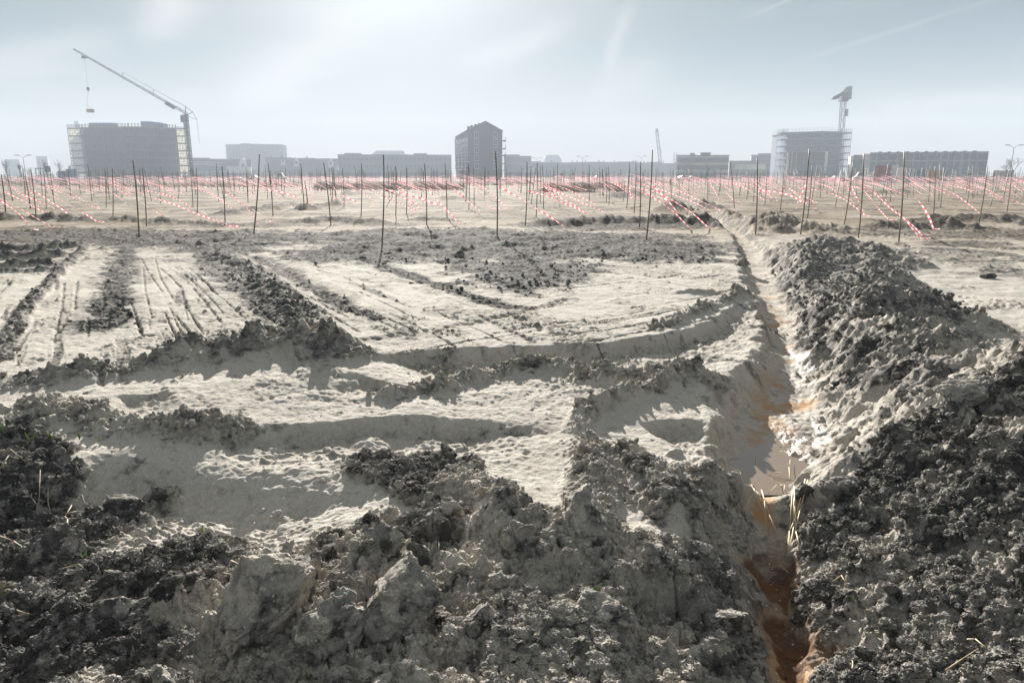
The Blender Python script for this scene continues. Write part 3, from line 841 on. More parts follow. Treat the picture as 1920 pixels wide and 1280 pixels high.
# ------------------------------------------------------------------ clods lying on the ground
def ico(sub):
    t = (1 + 5 ** .5) / 2
    V = [(-1, t, 0), (1, t, 0), (-1, -t, 0), (1, -t, 0), (0, -1, t), (0, 1, t), (0, -1, -t), (0, 1, -t), (t, 0, -1), (t, 0, 1), (-t, 0, -1), (-t, 0, 1)]
    Fc = [(0, 11, 5), (0, 5, 1), (0, 1, 7), (0, 7, 10), (0, 10, 11), (1, 5, 9), (5, 11, 4), (11, 10, 2), (10, 7, 6), (7, 1, 8),
          (3, 9, 4), (3, 4, 2), (3, 2, 6), (3, 6, 8), (3, 8, 9), (4, 9, 5), (2, 4, 11), (6, 2, 10), (8, 6, 7), (9, 8, 1)]
    V = [np.array(v, float) / np.linalg.norm(v) for v in V]
    for _ in range(sub):
        cache, nf = {}, []
        def mid(a, b):
            k = (min(a, b), max(a, b))
            if k not in cache:
                m = V[a] + V[b]; V.append(m / np.linalg.norm(m)); cache[k] = len(V) - 1
            return cache[k]
        for a, b, c in Fc:
            ab, bc, ca = mid(a, b), mid(b, c), mid(c, a)
            nf += [(a, ab, ca), (b, bc, ab), (c, ca, bc), (ab, bc, ca)]
        Fc = nf
    return np.array(V), np.array(Fc)

def noise3(P, scale, seed, octaves=3, rough=.55, ridged=False):
    z, amp = 0, 1.0
    for k in range(octaves):
        n = perlin3(P / scale, seed + 31 * k)
        z = z + amp * ((1 - 2 * np.abs(n)) if ridged else n)
        amp *= rough; scale *= .5
    return z

def rock_shape(U, rng, seed, lump=.28, chip=.12):
    """irregular broken lump from unit sphere points: flat cuts and noise"""
    P = U * np.array([rng.uniform(.75, 1.25), rng.uniform(.75, 1.2), rng.uniform(.6, .95)])
    for _ in range(7):
        n = rng.normal(size=3); n /= np.linalg.norm(n)
        c = rng.uniform(.5, .85)
        d = P @ n
        P = P - np.outer(np.maximum(0, d - c) * .85, n)
    off = U * 1.0 + seed * 3.17
    P = P * (1 + lump * noise3(off, .9, seed, 3) + chip * noise3(off, .3, seed + 5, 2))[:, None]
    return P

def scatter_clods():
    rng = np.random.default_rng(7)
    protos1, protos2 = [], []
    U1, F1 = ico(1); U2, F2 = ico(2)
    for k in range(20): protos1.append(rock_shape(U1, rng, k + 1))
    for k in range(14): protos2.append(rock_shape(U2, rng, k + 40, .3, .24))
    U3, F3 = ico(3); protos3 = [rock_shape(U3, rng, k + 70, .3, .3) for k in range(10)]
    N = 260000
    ang = rng.uniform(-math.radians(41), math.radians(41), N)
    rad = 1.9 + 13.5 * rng.random(N) ** 1.5
    x, y = rad * np.sin(ang), rad * np.cos(ang)
    z, soil, dens, rust, damp, _lo = terrain(x, y, np.full(N, .01))
    keep = rng.random(N) < np.clip(dens ** 2.0, 0.0, 1) * np.clip(1.25 - rad / 19, .15, 1) * (1 - .8 * (rust > .3))
    x, y, z, soil, rad, rust = [a[keep] for a in (x, y, z, soil, rad, rust)]
    n = len(x)
    size = .004 + .006 * rng.pareto(1.9, n)
    size = np.minimum(size, .036)
    size *= np.where(soil < .35, .55, 1.0)
    V, Fs, S, off = [], [], [], 0
    for k in range(n):
        s = size[k]
        if s * 1380 / rad[k] < 1.6: continue
        if s * 700 / rad[k] > 5.0: P, Fc = protos3[k % 10], F3
        elif s * 700 / rad[k] > 2.6: P, Fc = protos2[k % 14], F2
        else: P, Fc = protos1[k % 20], F1
        a, t = rng.uniform(0, 6.28), rng.uniform(-.5, .5)
        ca, sa, ct, st_ = math.cos(a), math.sin(a), math.cos(t), math.sin(t)
        Rm = np.array([[ca, -sa * ct, sa * st_], [sa, ca * ct, -ca * st_], [0, st_, ct]])
        Q = (P * s) @ Rm.T
        Q += (x[k], y[k], z[k] + s * .30)
        V.append(Q); Fs.append(Fc + off); off += len(P)
        S.append(np.full(len(P), soil[k] * rng.uniform(.8, 1.1)))
    V, Fs, S = np.concatenate(V), np.concatenate(Fs), np.concatenate(S)
    me = np_mesh("soil_clods", V, Fs, {'soil': S, 'rust': S * 0, 'damp': S * 0}, smooth=False)
    me.materials.append(SOIL)
    print("clods", n, len(Fs))
    tag(link("soil_clods", me), kind='stuff')
scatter_clods()
# ------------------------------------------------------------------ buildings, cranes, vehicles and trees round the field
def plain(name, col, rough=.8, var=.12, scale=.6, metal=0.0):
    m, t, b = new_mat(name)
    N, Lk = t.nodes.new, t.links.new
    tcn = N('ShaderNodeTexCoord'); n = N('ShaderNodeTexNoise'); Lk(tcn.outputs['Object'], n.inputs['Vector']); n.inputs['Scale'].default_value = scale; n.inputs['Detail'].default_value = 5
    mr = N('ShaderNodeMapRange'); Lk(n.outputs['Fac'], mr.inputs['Value']); mr.inputs['From Min'].default_value = .3; mr.inputs['From Max'].default_value = .7
    mr.inputs['To Min'].default_value = 1 - var; mr.inputs['To Max'].default_value = 1 + var
    v = N('ShaderNodeVectorMath'); v.operation = 'SCALE'; v.inputs[0].default_value = col; Lk(mr.outputs[0], v.inputs['Scale'])
    Lk(v.outputs[0], b.inputs['Base Color'])
    b.inputs['Roughness'].default_value = rough; b.inputs['Metallic'].default_value = metal
    return m
def bricks(name, c1, c2, mortar):
    m, t, b = new_mat(name)
    N, Lk = t.nodes.new, t.links.new
    tcn = N('ShaderNodeTexCoord'); br = N('ShaderNodeTexBrick'); Lk(tcn.outputs['Object'], br.inputs['Vector'])
    mp_ = N('ShaderNodeMapping'); Lk(tcn.outputs['Object'], mp_.inputs[0]); mp_.inputs['Rotation'].default_value = (math.pi / 2, 0, 0); Lk(mp_.outputs[0], br.inputs['Vector'])
    br.inputs['Color1'].default_value = (*c1, 1); br.inputs['Color2'].default_value = (*c2, 1); br.inputs['Mortar'].default_value = (*mortar, 1)
    br.inputs['Scale'].default_value = 3.0
    Lk(br.outputs['Color'], b.inputs['Base Color']); b.inputs['Roughness'].default_value = .85
    return m
M = {
    'concrete': plain('concrete', (.17, .175, .18)), 'grey_brick': bricks('grey_brick', (.12, .115, .115), (.09, .09, .09), (.17, .17, .17)),
    'school_brick': bricks('pale_brick', (.36, .34, .32), (.30, .29, .28), (.38, .37, .36)),
    'brown_brick': bricks('brown_brick', (.15, .105, .08), (.12, .09, .07), (.2, .18, .16)), 'beige': plain('beige_panel', (.46, .41, .32)),
    'dark_roof': plain('dark_roof', (.07, .07, .075)), 'pale_roof': plain('pale_metal_roof', (.2, .21, .22), .9), 'white': plain('white_paint', (.62, .61, .59)),
    'glass': plain('window_glass', (.05, .06, .07), .12, .05), 'steel': plain('galvanised_steel', (.20, .20, .21), .6, .1, 2, .3), 'dark_steel': plain('dark_steel', (.02, .021, .023), .8, .1, 2),
    'plank': plain('scaffold_plank', (.30, .24, .15), .85, .2, 2), 'yellow': plain('crane_yellow', (.35, .27, .06), .5), 'blue': plain('blue_panel', (.07, .13, .30), .6),
    'red': plain('red_container', (.28, .055, .045), .6, .18, 1), 'rust_brown': plain('brown_container', (.22, .115, .06), .6, .18, 1), 'orange': plain('orange_container', (.52, .27, .10), .6, .12, 1),
    'bark': plain('bark', (.09, .075, .06)), 'rubber': plain('rubber', (.03, .03, .03)), 'car_dark': plain('dark_car_paint', (.05, .055, .065), .25, .02), 'car_silver': plain('silver_car_paint', (.4, .42, .44), .25, .02),
    'blue_block': plain('blue_cladding', (.12, .16, .22)), 'hedge': plain('hedge_green', (.05, .065, .035)), 'weed': plain('dry_weed', (.27, .21, .14), .9, .3, 3), 'wood': plain('timber', (.30, .21, .12)),
}
def net_material(name, col, alpha):
    m, t, b = new_mat(name)
    N, Lk = t.nodes.new, t.links.new
    o_ = next(n for n in t.nodes if n.type == 'OUTPUT_MATERIAL')
    tr = N('ShaderNodeBsdfTranslucent'); tr.inputs[0].default_value = (*col, 1); tp = N('ShaderNodeBsdfTransparent')
    df = N('ShaderNodeBsdfDiffuse'); df.inputs[0].default_value = (*col, 1)
    a = N('ShaderNodeMixShader'); a.inputs[0].default_value = .6; Lk(df.outputs[0], a.inputs[1]); Lk(tr.outputs[0], a.inputs[2])
    c = N('ShaderNodeMixShader'); c.inputs[0].default_value = alpha; Lk(tp.outputs[0], c.inputs[1]); Lk(a.outputs[0], c.inputs[2])
    Lk(c.outputs[0], o_.inputs[0])
    t.nodes.remove(b)
    return m
M['net_yellow'] = net_material('yellow_netting', (.60, .55, .34), .30)
M['net_grey'] = net_material('grey_debris_netting', (.30, .31, .30), .42)
M['net_blue'] = net_material('blue_netting', (.34, .42, .58), .28)

class MB:
    def __init__(s): s.v, s.f = [], []
    def box(s, x0, x1, y0, y1, z0, z1):
        o = len(s.v)
        s.v += [(x0, y0, z0), (x1, y0, z0), (x1, y1, z0), (x0, y1, z0), (x0, y0, z1), (x1, y0, z1), (x1, y1, z1), (x0, y1, z1)]
        s.f += [tuple(o + k for k in q) for q in ((0, 3, 2, 1), (4, 5, 6, 7), (0, 1, 5, 4), (1, 2, 6, 5), (2, 3, 7, 6), (3, 0, 4, 7))]
        return s
    def prism(s, foot, z0, z1, ztop=None):
        """upright prism over a footprint [(x, y)]; ztop optional list of top heights"""
        o, n = len(s.v), len(foot)
        s.v += [(x, y, z0) for x, y in foot] + [(x, y, (ztop[i] if ztop else z1)) for i, (x, y) in enumerate(foot)]
        s.f.append(tuple(o + n - 1 - i for i in range(n))); s.f.append(tuple(o + n + i for i in range(n)))
        for i in range(n):
            j = (i + 1) % n
            s.f.append((o + i, o + j, o + n + j, o + n + i))
        return s
    def tube(s, a, b, r, n=4, r2=None):
        a, b = np.array(a, float), np.array(b, float)
        d = b - a; L = np.linalg.norm(d)
        if L < 1e-9: return s
        d /= L
        u = np.cross(d, (0, 0, 1.0)) if abs(d[2]) < .95 else np.cross(d, (1.0, 0, 0))
        u /= np.linalg.norm(u); w = np.cross(d, u)
        o = len(s.v)
        for p, rr in ((a, r), (b, r if r2 is None else r2)):
            for k in range(n):
                t = 2 * math.pi * (k + .5) / n
                s.v.append(tuple(p + rr * (math.cos(t) * u + math.sin(t) * w)))
        for k in range(n):
            j = (k + 1) % n
            s.f.append((o + k, o + j, o + n + j, o + n + k))
        s.f.append(tuple(o + n - 1 - k for k in range(n))); s.f.append(tuple(o + n + k for k in range(n)))
        return s
    def path(s, pts, radii, n=5):
        for k in range(len(pts) - 1):
            s.tube(pts[k], pts[k + 1], radii[k], n, radii[k + 1])
        return s
    def lattice(s, a, b, w, step, r, up=(0, 0, 1), tri=False, w2=None):
        """lattice girder from a to b: chords and zigzag braces"""
        a, b = np.array(a, float), np.array(b, float)
        d = b - a; L = np.linalg.norm(d); d /= L
        up = np.array(up, float)
        sd = np.cross(d, up); sd /= np.linalg.norm(sd); up = np.cross(sd, d)
        cs = [(-1, 0), (1, 0), (0, 1.5)] if tri else [(-1, -1), (1, -1), (1, 1), (-1, 1)]
        n = max(2, int(L / step))
        def P(c, t):
            ww = w if w2 is None else w + (w2 - w) * t
            return a + d * L * t + ww * .5 * (c[0] * sd + c[1] * up)
        for c in cs: s.tube(P(c, 0), P(c, 1), r)
        m = len(cs)
        for k in range(n):
            for q in range(m):
                c1, c2 = cs[q], cs[(q + 1) % m]
                if k % 2: c1, c2 = c2, c1
                s.tube(P(c1, k / n), P(c2, (k + 1) / n), r * .6)
                s.tube(P(cs[q], k / n), P(cs[(q + 1) % m], k / n), r * .5)
        return s
    def build(s, name, mat, parent=None, smooth=False):
        me = bpy.data.meshes.new(name)
        me.from_pydata([tuple(map(float, v)) for v in s.v], [], s.f)
        if smooth: me.polygons.foreach_set('use_smooth', [True] * len(me.polygons))
        me.materials.append(mat if not isinstance(mat, str) else M[mat]); me.update()
        return link(name, me, parent)

def empty(name, loc=(0, 0, 0), label=None, cat=None, group=None):
    o = bpy.data.objects.new(name, None); COL.objects.link(o); o.location = loc; o.empty_display_size = .3
    return tag(o, label, cat, group)

def copy_child(src, parent, loc):
    c = src.copy(); COL.objects.link(c); c.parent = parent; c.location = loc
    return c

def X(u, Y, v=328): return at_depth(u, v, Y)[0]
def facing(u0, u1, v, Y, k=.85):
    """front line of a block whose top corners stand at the pixels (u0, v) and (u1, v), turned towards the street of the camera"""
    um = (u0 + u1) / 2
    cx = X(um, Y, v); th = -math.atan2(cx, Y) * k
    z = at_depth(um, v, Y)[2]
    ss = []
    for u in (u0, u1):
        # walk along the front until the corner falls on its pixel
        a, b = -200.0, 200.0
        for _ in range(60):
            m_ = (a + b) / 2
            if to_px(cx + m_ * math.cos(th), Y + m_ * math.sin(th), z)[0] < u: a = m_
            else: b = m_
        ss.append(a)
    sm = sum(ss) / 2
    return cx + sm * math.cos(th), Y + sm * math.sin(th), th, (ss[1] - ss[0]) / 2
def Z(v, Y): return at_depth(960, v, Y)[2]

WINCACHE = {}
def window_set(parent, xs, zs, w, h, yf, frame='white', bars=1):
    """windows on a wall that faces the camera: frame with a recessed pane (sub-part)"""
    key = (round(w, 2), round(h, 2), frame, bars)
    for z in zs:
        for x in xs:
            if key not in WINCACHE:
                f = MB(); t = .09 * min(1.6, max(w, .8)); d = .14
                f.box(-w / 2, w / 2, -d, .05, -h / 2, -h / 2 + t).box(-w / 2, w / 2, -d, .05, h / 2 - t, h / 2)
                f.box(-w / 2, -w / 2 + t, -d, .05, -h / 2 + t, h / 2 - t).box(w / 2 - t, w / 2, -d, .05, -h / 2 + t, h / 2 - t)
                for b_ in range(bars): 
                    xb = -w / 2 + w * (b_ + 1) / (bars + 1); f.box(xb - t / 3, xb + t / 3, -d + .01, .04, -h / 2 + t, h / 2 - t)
                fo = f.build('window', frame, parent)
                po = MB().box(-w / 2 + t, w / 2 - t, -.05, .03, -h / 2 + t, h / 2 - t).build('pane', 'glass', fo)
                WINCACHE[key] = (fo, po)
                fo.location = (x, yf, z)
            else:
                f0, p0 = WINCACHE[key]
                fo = copy_child(f0, parent, (x, yf, z))
                copy_child(p0, fo, (0, 0, 0))

def block(name, label, u0, u1, v, Y, wall, depth=14, cat='building', group=None, roof='dark_roof', parapet=.5, wins=None):
    """flat-roofed block: wall, roof slab, windows [(n columns, rows, w, h, margins)]"""
    cx, cy, th, hx = facing(u0, u1, v, Y)
    z1 = Z(v, Y); hy = depth / 2
    t = empty(name, (cx - hy * math.sin(th), cy + hy * math.cos(th), 0), label, cat, group)
    t.rotation_euler = (0, 0, th)
    MB().box(-hx, hx, -hy, hy, -.5, z1 - .35).build('wall', wall, t)
    MB().box(-hx - .15, hx + .15, -hy - .15, hy + .15, z1 - .35, z1).build('roof', roof, t)
    if wins:
        n, rows, w, h, frame, bars = wins
        xs = [-hx + (2 * hx) * (k + .5) / n for k in range(n)]
        zs = [(z1 - .6) * (k + .55) / rows for k in range(rows)]
        window_set(t, xs, zs, w, h, -hy, frame, bars)
    return t, hx, hy, z1

# -- the building under scaffolding on the left
def scaffold_building():
    Y = 300.0
    A, B, Cc, D = (X(154, Y + 6, 237), Y + 6), (X(240, Y, 232), Y), (X(329, Y + 9, 242), Y + 9), (X(322, Y + 28, 242), Y + 28)
    E = (X(162, Y + 28, 240), Y + 28)
    c = ((A[0] + Cc[0]) / 2, Y + 15)
    t = empty('apartment_building', (c[0], c[1], 0), 'dark apartment block wrapped in yellow scaffolding beside the slanting crane', 'building')
    foot = [(p[0] - c[0], p[1] - c[1]) for p in (A, B, Cc, D, E)]
    top = Z(237, Y)
    nf = 7
    fh = top / nf
    MB().prism(foot, -.5, top - .7).build('wall', 'concrete', t)
    MB().prism([(x * 1.01, y * 1.01) for x, y in foot], top - .7, top).build('roof', 'plank', t)
    for k in range(1, nf):
        MB().prism([(x * 1.012, y * 1.012) for x, y in foot], k * fh - .18, k * fh + .18).build('floor_slab', 'concrete', t)
    # openings on the two front faces
    for (p, q, n) in ((foot[0], foot[1], 7), (foot[1], foot[2], 8)):
        a = math.atan2(q[1] - p[1], q[0] - p[0])
        for k in range(n):
            f = (k + .5) / n
            for r in range(nf):
                key = 'open'
                if key not in WINCACHE:
                    fo = MB().box(-.9, .9, -.16, .1, -.85, -.75).box(-.9, .9, -.16, .1, .75, .85).box(-.9, -.8, -.16, .1, -.75, .75).box(.8, .9, -.16, .1, -.75, .75).build('window', 'dark_roof', t)
                    po = MB().box(-.8, .8, -.08, .05, -.75, .75).build('pane', 'glass', fo)
                    WINCACHE[key] = (fo, po)
                else:
                    fo = copy_child(WINCACHE[key][0], t, (0, 0, 0)); copy_child(WINCACHE[key][1], fo, (0, 0, 0))
                fo.location = (p[0] + (q[0] - p[0]) * f, p[1] + (q[1] - p[1]) * f, (r + .55) * fh); fo.rotation_euler = (0, 0, a)
    # stacks of blue material on the roof
    for (u0, u1, v) in ((172, 215, 231), (268, 287, 228.5), (287, 301, 230), (301, 310, 232)):
        s = empty('pallet_stack', ((X(u0, Y + 14, v) + X(u1, Y + 14, v)) / 2, Y + 14, top), 'blue wrapped material lying on the %s of the scaffolded roof' % ('left half' if u0 < 200 else 'right half, %s step' % {268: 'tallest left', 287: 'middle', 301: 'lowest right'}[u0]), 'material stack', 'blue stacks on the scaffolded roof')
        w = X(u1, Y + 14) - X(u0, Y + 14); h = Z(v, Y + 14) - top
        MB().box(-w / 2, w / 2, -2, 2, .2, h).build('wrapped_load', 'blue', s)
        MB().box(-w / 2, w / 2, -1.8, -1.4, 0, .2).box(-w / 2, w / 2, 1.4, 1.8, 0, .2).build('pallet', 'plank', s)
    # scaffolding: one thing per side of the building
    def scaffold(p, q, label, off, cells, net, parts_top, h_levels):
        s = empty('scaffolding', (p[0], p[1], 0), label, 'scaffolding', 'scaffolding round the left building')
        dx, dy = q[0] - p[0], q[1] - p[1]
        L = math.hypot(dx, dy); ux, uy = dx / L, dy / L; nx, ny = uy * off, -ux * off
        fr = MB(); n = cells
        for k in range(n + 1):
            for o_ in (0.25, 1.35):
                fr.tube((ux * L * k / n + nx * o_, uy * L * k / n + ny * o_, -.3), (ux * L * k / n + nx * o_, uy * L * k / n + ny * o_, parts_top), .11)
        for z in np.arange(1.0, parts_top, 1.0):
            fr.tube((nx * 1.35, ny * 1.35, z), (ux * L + nx * 1.35, uy * L + ny * 1.35, z), .07)
        for k in range(0, n, 2):
            for z in np.arange(.5, parts_top - fh, fh):
                fr.tube((ux * L * k / n + nx * 1.35, uy * L * k / n + ny * 1.35, z), (ux * L * (k + 1) / n + nx * 1.35, uy * L * (k + 1) / n + ny * 1.35, z + fh), .04)
        fr.build('tube_frame', 'steel', s)
        for z in h_levels:
            d_ = MB(); a0, a1 = .2, 1.4
            o0 = len(d_.v)
            cs = [(nx * a0, ny * a0), (ux * L + nx * a0, uy * L + ny * a0), (ux * L + nx * a1, uy * L + ny * a1), (nx * a1, ny * a1)]
            if off < 0: cs = cs[::-1]
            d_.prism(cs, z - .3, z + .22)
            d_.build('deck', 'plank', s)
        if net:
            nb = MB(); o0, o1 = (1.42, 1.46) if cells > 8 else (.10, .14); cs = [(nx * o0, ny * o0), (ux * L + nx * o0, uy * L + ny * o0), (ux * L + nx * o1, uy * L + ny * o1), (nx * o1, ny * o1)]
            if off < 0: cs = cs[::-1]
            nb.prism(cs, 2.0, parts_top - 1.5).build('netting', net, s)
        return s
    lv = [k * fh - .4 for k in range(1, nf + 1)]
    scaffold(A, B, 'steel tube scaffolding along the left front face of the dark block', 1, 14, 'net_grey', top + 1.2, lv)
    scaffold(B, Cc, 'steel tube scaffolding along the right front face of the dark block', 1, 15, 'net_grey', top + 1.2, lv)
    # the wide netted bays that stand out at both ends against the sky
    Lq = (X(129, Y + 8, 236), Y + 8); scaffold(Lq, (X(153, Y + 8, 236), Y + 8), 'yellow netted scaffold bay standing out left of the dark block', 1, 4, 'net_yellow', top + 1.2, lv)
    Rq = (X(331, Y + 9, 241), Y + 9); scaffold(Rq, (X(351, Y + 9, 241), Y + 9), 'yellow netted scaffold bay between the dark block and the crane mast', 1, 4, 'net_yellow', top + .4, lv)
    # ladder tower on the roof corner
    s = empty('ladder_tower', (X(143, Y + 8, 230), Y + 8, top + .2), 'small tube ladder cage above the left roof corner of the scaffolding', 'ladder')
    MB().lattice((0, 0, -1), (0, 0, Z(225, Y) - top), .9, 1.0, .06, (0, 1, 0)).build('tube_frame', 'dark_steel', s)
scaffold_building()

# -- the slanting crane beside it
def slant_crane():
    Y = 285.0
    P = lambda u, v, dy=0: at_depth(u, v, Y + dy)
    base = P(358, 330)
    t = empty('construction_crane', (base[0], Y, 0), 'slender crane with a long boom slanting up left over the scaffolded block', 'crane')
    R = lambda p: (p[0] - base[0], p[1] - Y, p[2])
    top = P(347.5, 214)
    MB().lattice(R(P(359, 331)), R(top), 1.3, 1.4, .16, (0, 1, 0)).tube(R(P(359, 331)), R(top), .32, 6).build('mast', 'dark_steel', t)
    a, b = P(350, 215), P(137, 93)
    bm_ = MB().lattice(R(a), R(b), 1.05, 1.4, .11, (0, 0, 1), tri=True, w2=.6)
    bm_.build('boom', 'dark_steel', t)
    MB().lattice(R(P(311, 193)), R(P(328, 203)), .9, .6, .2, (0, 0, 1)).build('boom_winch', 'dark_steel', t)
    for (u, v, u2, v2) in ((229, 143, 231, 136), (287, 178, 288.5, 168), (280, 175, 281, 172)):
        MB().tube(R(P(u, v)), R(P(u2, v2)), .10).build('strut', 'dark_steel', t)
    MB().path([R(P(*q)) for q in ((231, 136), (288.5, 168), (348, 200))], [.05, .07, .09]).build('pendant_line', 'dark_steel', t)
    MB().tube(R(P(348, 200)), R(P(361, 210)), .16).tube(R(P(361, 210)), R(P(350, 217)), .15).tube(R(P(348, 200)), R(P(347.5, 215)), .15).tube(R(P(361, 210)), R(P(369, 225)), .1).tube(R(P(350, 217)), R(P(369, 225)), .1).build('rear_frame', 'dark_steel', t)
    MB().path([R(P(*q)) for q in ((369, 225), (371.5, 248), (374, 269))], [.06, .06, .05]).build('tail_rope', 'dark_steel', t)
    MB().box(-.9, .9, -1, 1, -1.2, 1.2).build('cabin', 'dark_steel', t).location = R(P(345, 223))
    MB().box(-.8, .8, -.5, .5, -.4, .4).build('trolley', 'dark_steel', t).location = R(P(158, 107.5))
    MB().path([R(P(*q)) for q in ((158, 108), (165, 166))], [.035, .035]).build('hoist_rope', 'dark_steel', t)
    MB().box(-.35, .35, -.35, .35, -.6, .6).tube((0, 0, -.5), (.1, 0, -1.1), .1).build('hook_block', 'dark_steel', t).location = R(P(165, 167))
    MB().box(-2.4, 2.4, -2.4, 2.4, .1, 1.4).box(-2.9, -2.4, -2.6, -1.6, -.4, .5).box(2.4, 2.9, -2.6, -1.6, -.4, .5).build('undercarriage', 'dark_steel', t)
    l = P(169.5, 208)
    ld = empty('hanging_load', l, 'small pallet box hanging from the slanting crane above the scaffolding', 'crane load')
    MB().box(-1.1, 1.1, -.7, .7, -.6, .6).build('crate_body', 'wood', ld)
    MB().tube((-1, 0, .6), (-1.0, 0, 2.0), .04).tube((1, 0, .6), (-1.0, 0, 2.0), .04).tube((-1.0, 0, 2.0), (P(165, 167)[0] - l[0], 0, P(165, 169)[2] - l[2]), .04).build('sling', 'dark_steel', ld)
slant_crane()

# -- hazy town, left to right
def gabled(name, label, u0, u1, v_eave, v_ridge, Y, wall, depth=9, roof='dark_roof', group=None, dormers=(), wins=None, chimneys=()):
    """house row with the ridge along the street, roof as its own part"""
    ze, zr = Z(v_eave, Y), Z(v_ridge, Y)
    fx, fy, th, hx = facing(u0, u1, v_eave, Y); hy = depth / 2; cx = X((u0 + u1) / 2, Y)
    t = empty(name, (fx - hy * math.sin(th), fy + hy * math.cos(th), 0), label, 'house', group)
    t.rotation_euler = (0, 0, th)
    MB().box(-hx, hx, -hy, hy, -.5, ze).build('wall', wall, t)
    r = MB(); o = .3
    r.v = [(-hx - o, -hy - o, ze), (hx + o, -hy - o, ze), (hx + o, hy + o, ze), (-hx - o, hy + o, ze), (-hx - o, 0, zr), (hx + o, 0, zr)]
    r.f = [(0, 1, 5, 4), (2, 3, 4, 5), (0, 4, 3), (1, 2, 5), (3, 2, 1, 0)]
    ro = r.build('roof', roof, t)
    for c in chimneys:
        MB().box(X(c, Y) - cx - .4, X(c, Y) - cx + .4, -.4, .4, zr - .6, zr + 1.0).build('chimney', 'brown_brick', ro)
    for (du, dw, dv) in dormers:
        xd = X(du, Y) - cx; w = (X(du + dw, Y) - X(du, Y)) / 2; zt_ = Z(dv, Y)
        g = MB(); zb = ze - 2.0; zs = ze + (zt_ - ze) * .35
        g.v = [(xd - w, -hy - .25, zb), (xd + w, -hy - .25, zb), (xd + w, -hy - .25, zs), (xd + w * .25, -hy - .25, zt_), (xd - w * .25, -hy - .25, zt_), (xd - w, -hy - .25, zs)]
        g.v += [(x, 0.2, z) for (x, y, z) in g.v]
        g.f = [(0, 1, 2, 3, 4, 5), (11, 10, 9, 8, 7, 6)] + [(i, i + 6, (i + 1) % 6 + 6, (i + 1) % 6) for i in range(6)]
        d_ = g.build('gable_dormer', 'white', t)
        MB().box(xd - w * .35, xd + w * .35, -hy - .32, -hy - .22, ze - .4, ze + 1.2).build('window', 'glass', d_)
    if wins:
        n, zs_, w, h = wins
        window_set(t, [-hx + 2 * hx * (k + .5) / n for k in range(n)], zs_, w, h, -hy, 'white', 1)
    return t

block('office_block', 'low hazy flat block joining the crane foot to the grey apartment tower', 358, 392, 296, 400, 'grey_brick', wins=(8, 2, 1.6, 1.6, 'white', 1))
block('office_block', 'low dark roofed wing left of the white gabled house', 388, 425, 298, 405, 'grey_brick', wins=(7, 2, 1.6, 1.6, 'white', 1))
# tall pale block with bent front
def bent_block():
    Y = 560.0
    t = empty('apartment_building', (X(470, Y), Y + 15, 0), 'tall pale hazy apartment block with a bent front and rows of narrow windows', 'building')
    c = (X(470, Y), Y + 15)
    foot = [(X(417, Y) - c[0], -4), (X(478, Y) - c[0], -15), (X(524, Y) - c[0], -5), (X(518, Y) - c[0], 15), (X(424, Y) - c[0], 15)]
    top = Z(270, Y)
    MB().prism(foot, -.5, top - .6).build('wall', 'concrete', t)
    MB().prism([(x * 1.01, y * 1.01) for x, y in foot], top - .6, top).build('roof', 'dark_roof', t)
    MB().box(foot[0][0] + 12, foot[1][0] - 6, -6, 4, top, top + .7).build('roof_plant', 'dark_roof', t)
    for (p, q, n) in ((foot[0], foot[1], 8), (foot[1], foot[2], 8)):
        a = math.atan2(q[1] - p[1], q[0] - p[0])
        for k in range(n):
            for r in range(6):
                fr = MB().box(-.7, .7, -.15, .1, -1.1, 1.1) if ('bent', 0) not in WINCACHE else None
                if fr:
                    fo = fr.build('window', 'beige', t); po = MB().box(-.45, .45, -.2, .05, -.85, .85).build('pane', 'glass', fo); WINCACHE[('bent', 0)] = (fo, po)
                else:
                    f0, p0 = WINCACHE[('bent', 0)]; fo = copy_child(f0, t, (0, 0, 0)); copy_child(p0, fo, (0, 0, 0))
                f = (k + .5) / n
                fo.location = (p[0] + (q[0] - p[0]) * f, p[1] + (q[1] - p[1]) * f, (r + .55) * top / 6); fo.rotation_euler = (0, 0, a)
bent_block()
gabled('gabled_house', 'white fronted house with a stepped gable between the two apartment blocks', 424, 470, 312, 299, 400, 'white', dormers=((455, 14, 296),), wins=(8, (2.0,), 1.3, 1.5))
gabled('row_house', 'dark roofed hazy terrace with a chimney right of the pale apartment block', 498, 545, 303, 295, 430, 'grey_brick', dormers=((530, 8, 299),), wins=(7, (2.2,), 1.2, 1.5), chimneys=(508, 528), group='hazy terraces')
gabled('row_house', 'hazy terrace with a pointed white dormer and pale roof lights', 545, 590, 306, 296, 436, 'brown_brick', dormers=((556, 9, 295),), wins=(7, (2.2,), 1.2, 1.5), chimneys=(575,), group='hazy terraces')
gabled('row_house', 'hazy terrace ending against the long grey block', 590, 633, 308, 297, 442, 'grey_brick', dormers=((620, 9, 297),), wins=(7, (2.2,), 1.2, 1.5), group='hazy terraces')
t_, hx_, hy_, z_ = block('long_building', 'long grey flat roofed block left of the gabled tower', 633, 846, 290, 420, 'grey_brick', wins=(26, 3, 1.5, 1.7, 'dark_roof', 1))
cx_ = X(739.5, 420)
for (u0, u1, v) in ((647, 676, 287.4), (774, 799, 287.4)):
    MB().box(X(u0, 420) - cx_, X(u1, 420) - cx_, -hy_ + .4, 2, z_, Z(v, 420)).build('roof_step', 'grey_brick', t_)
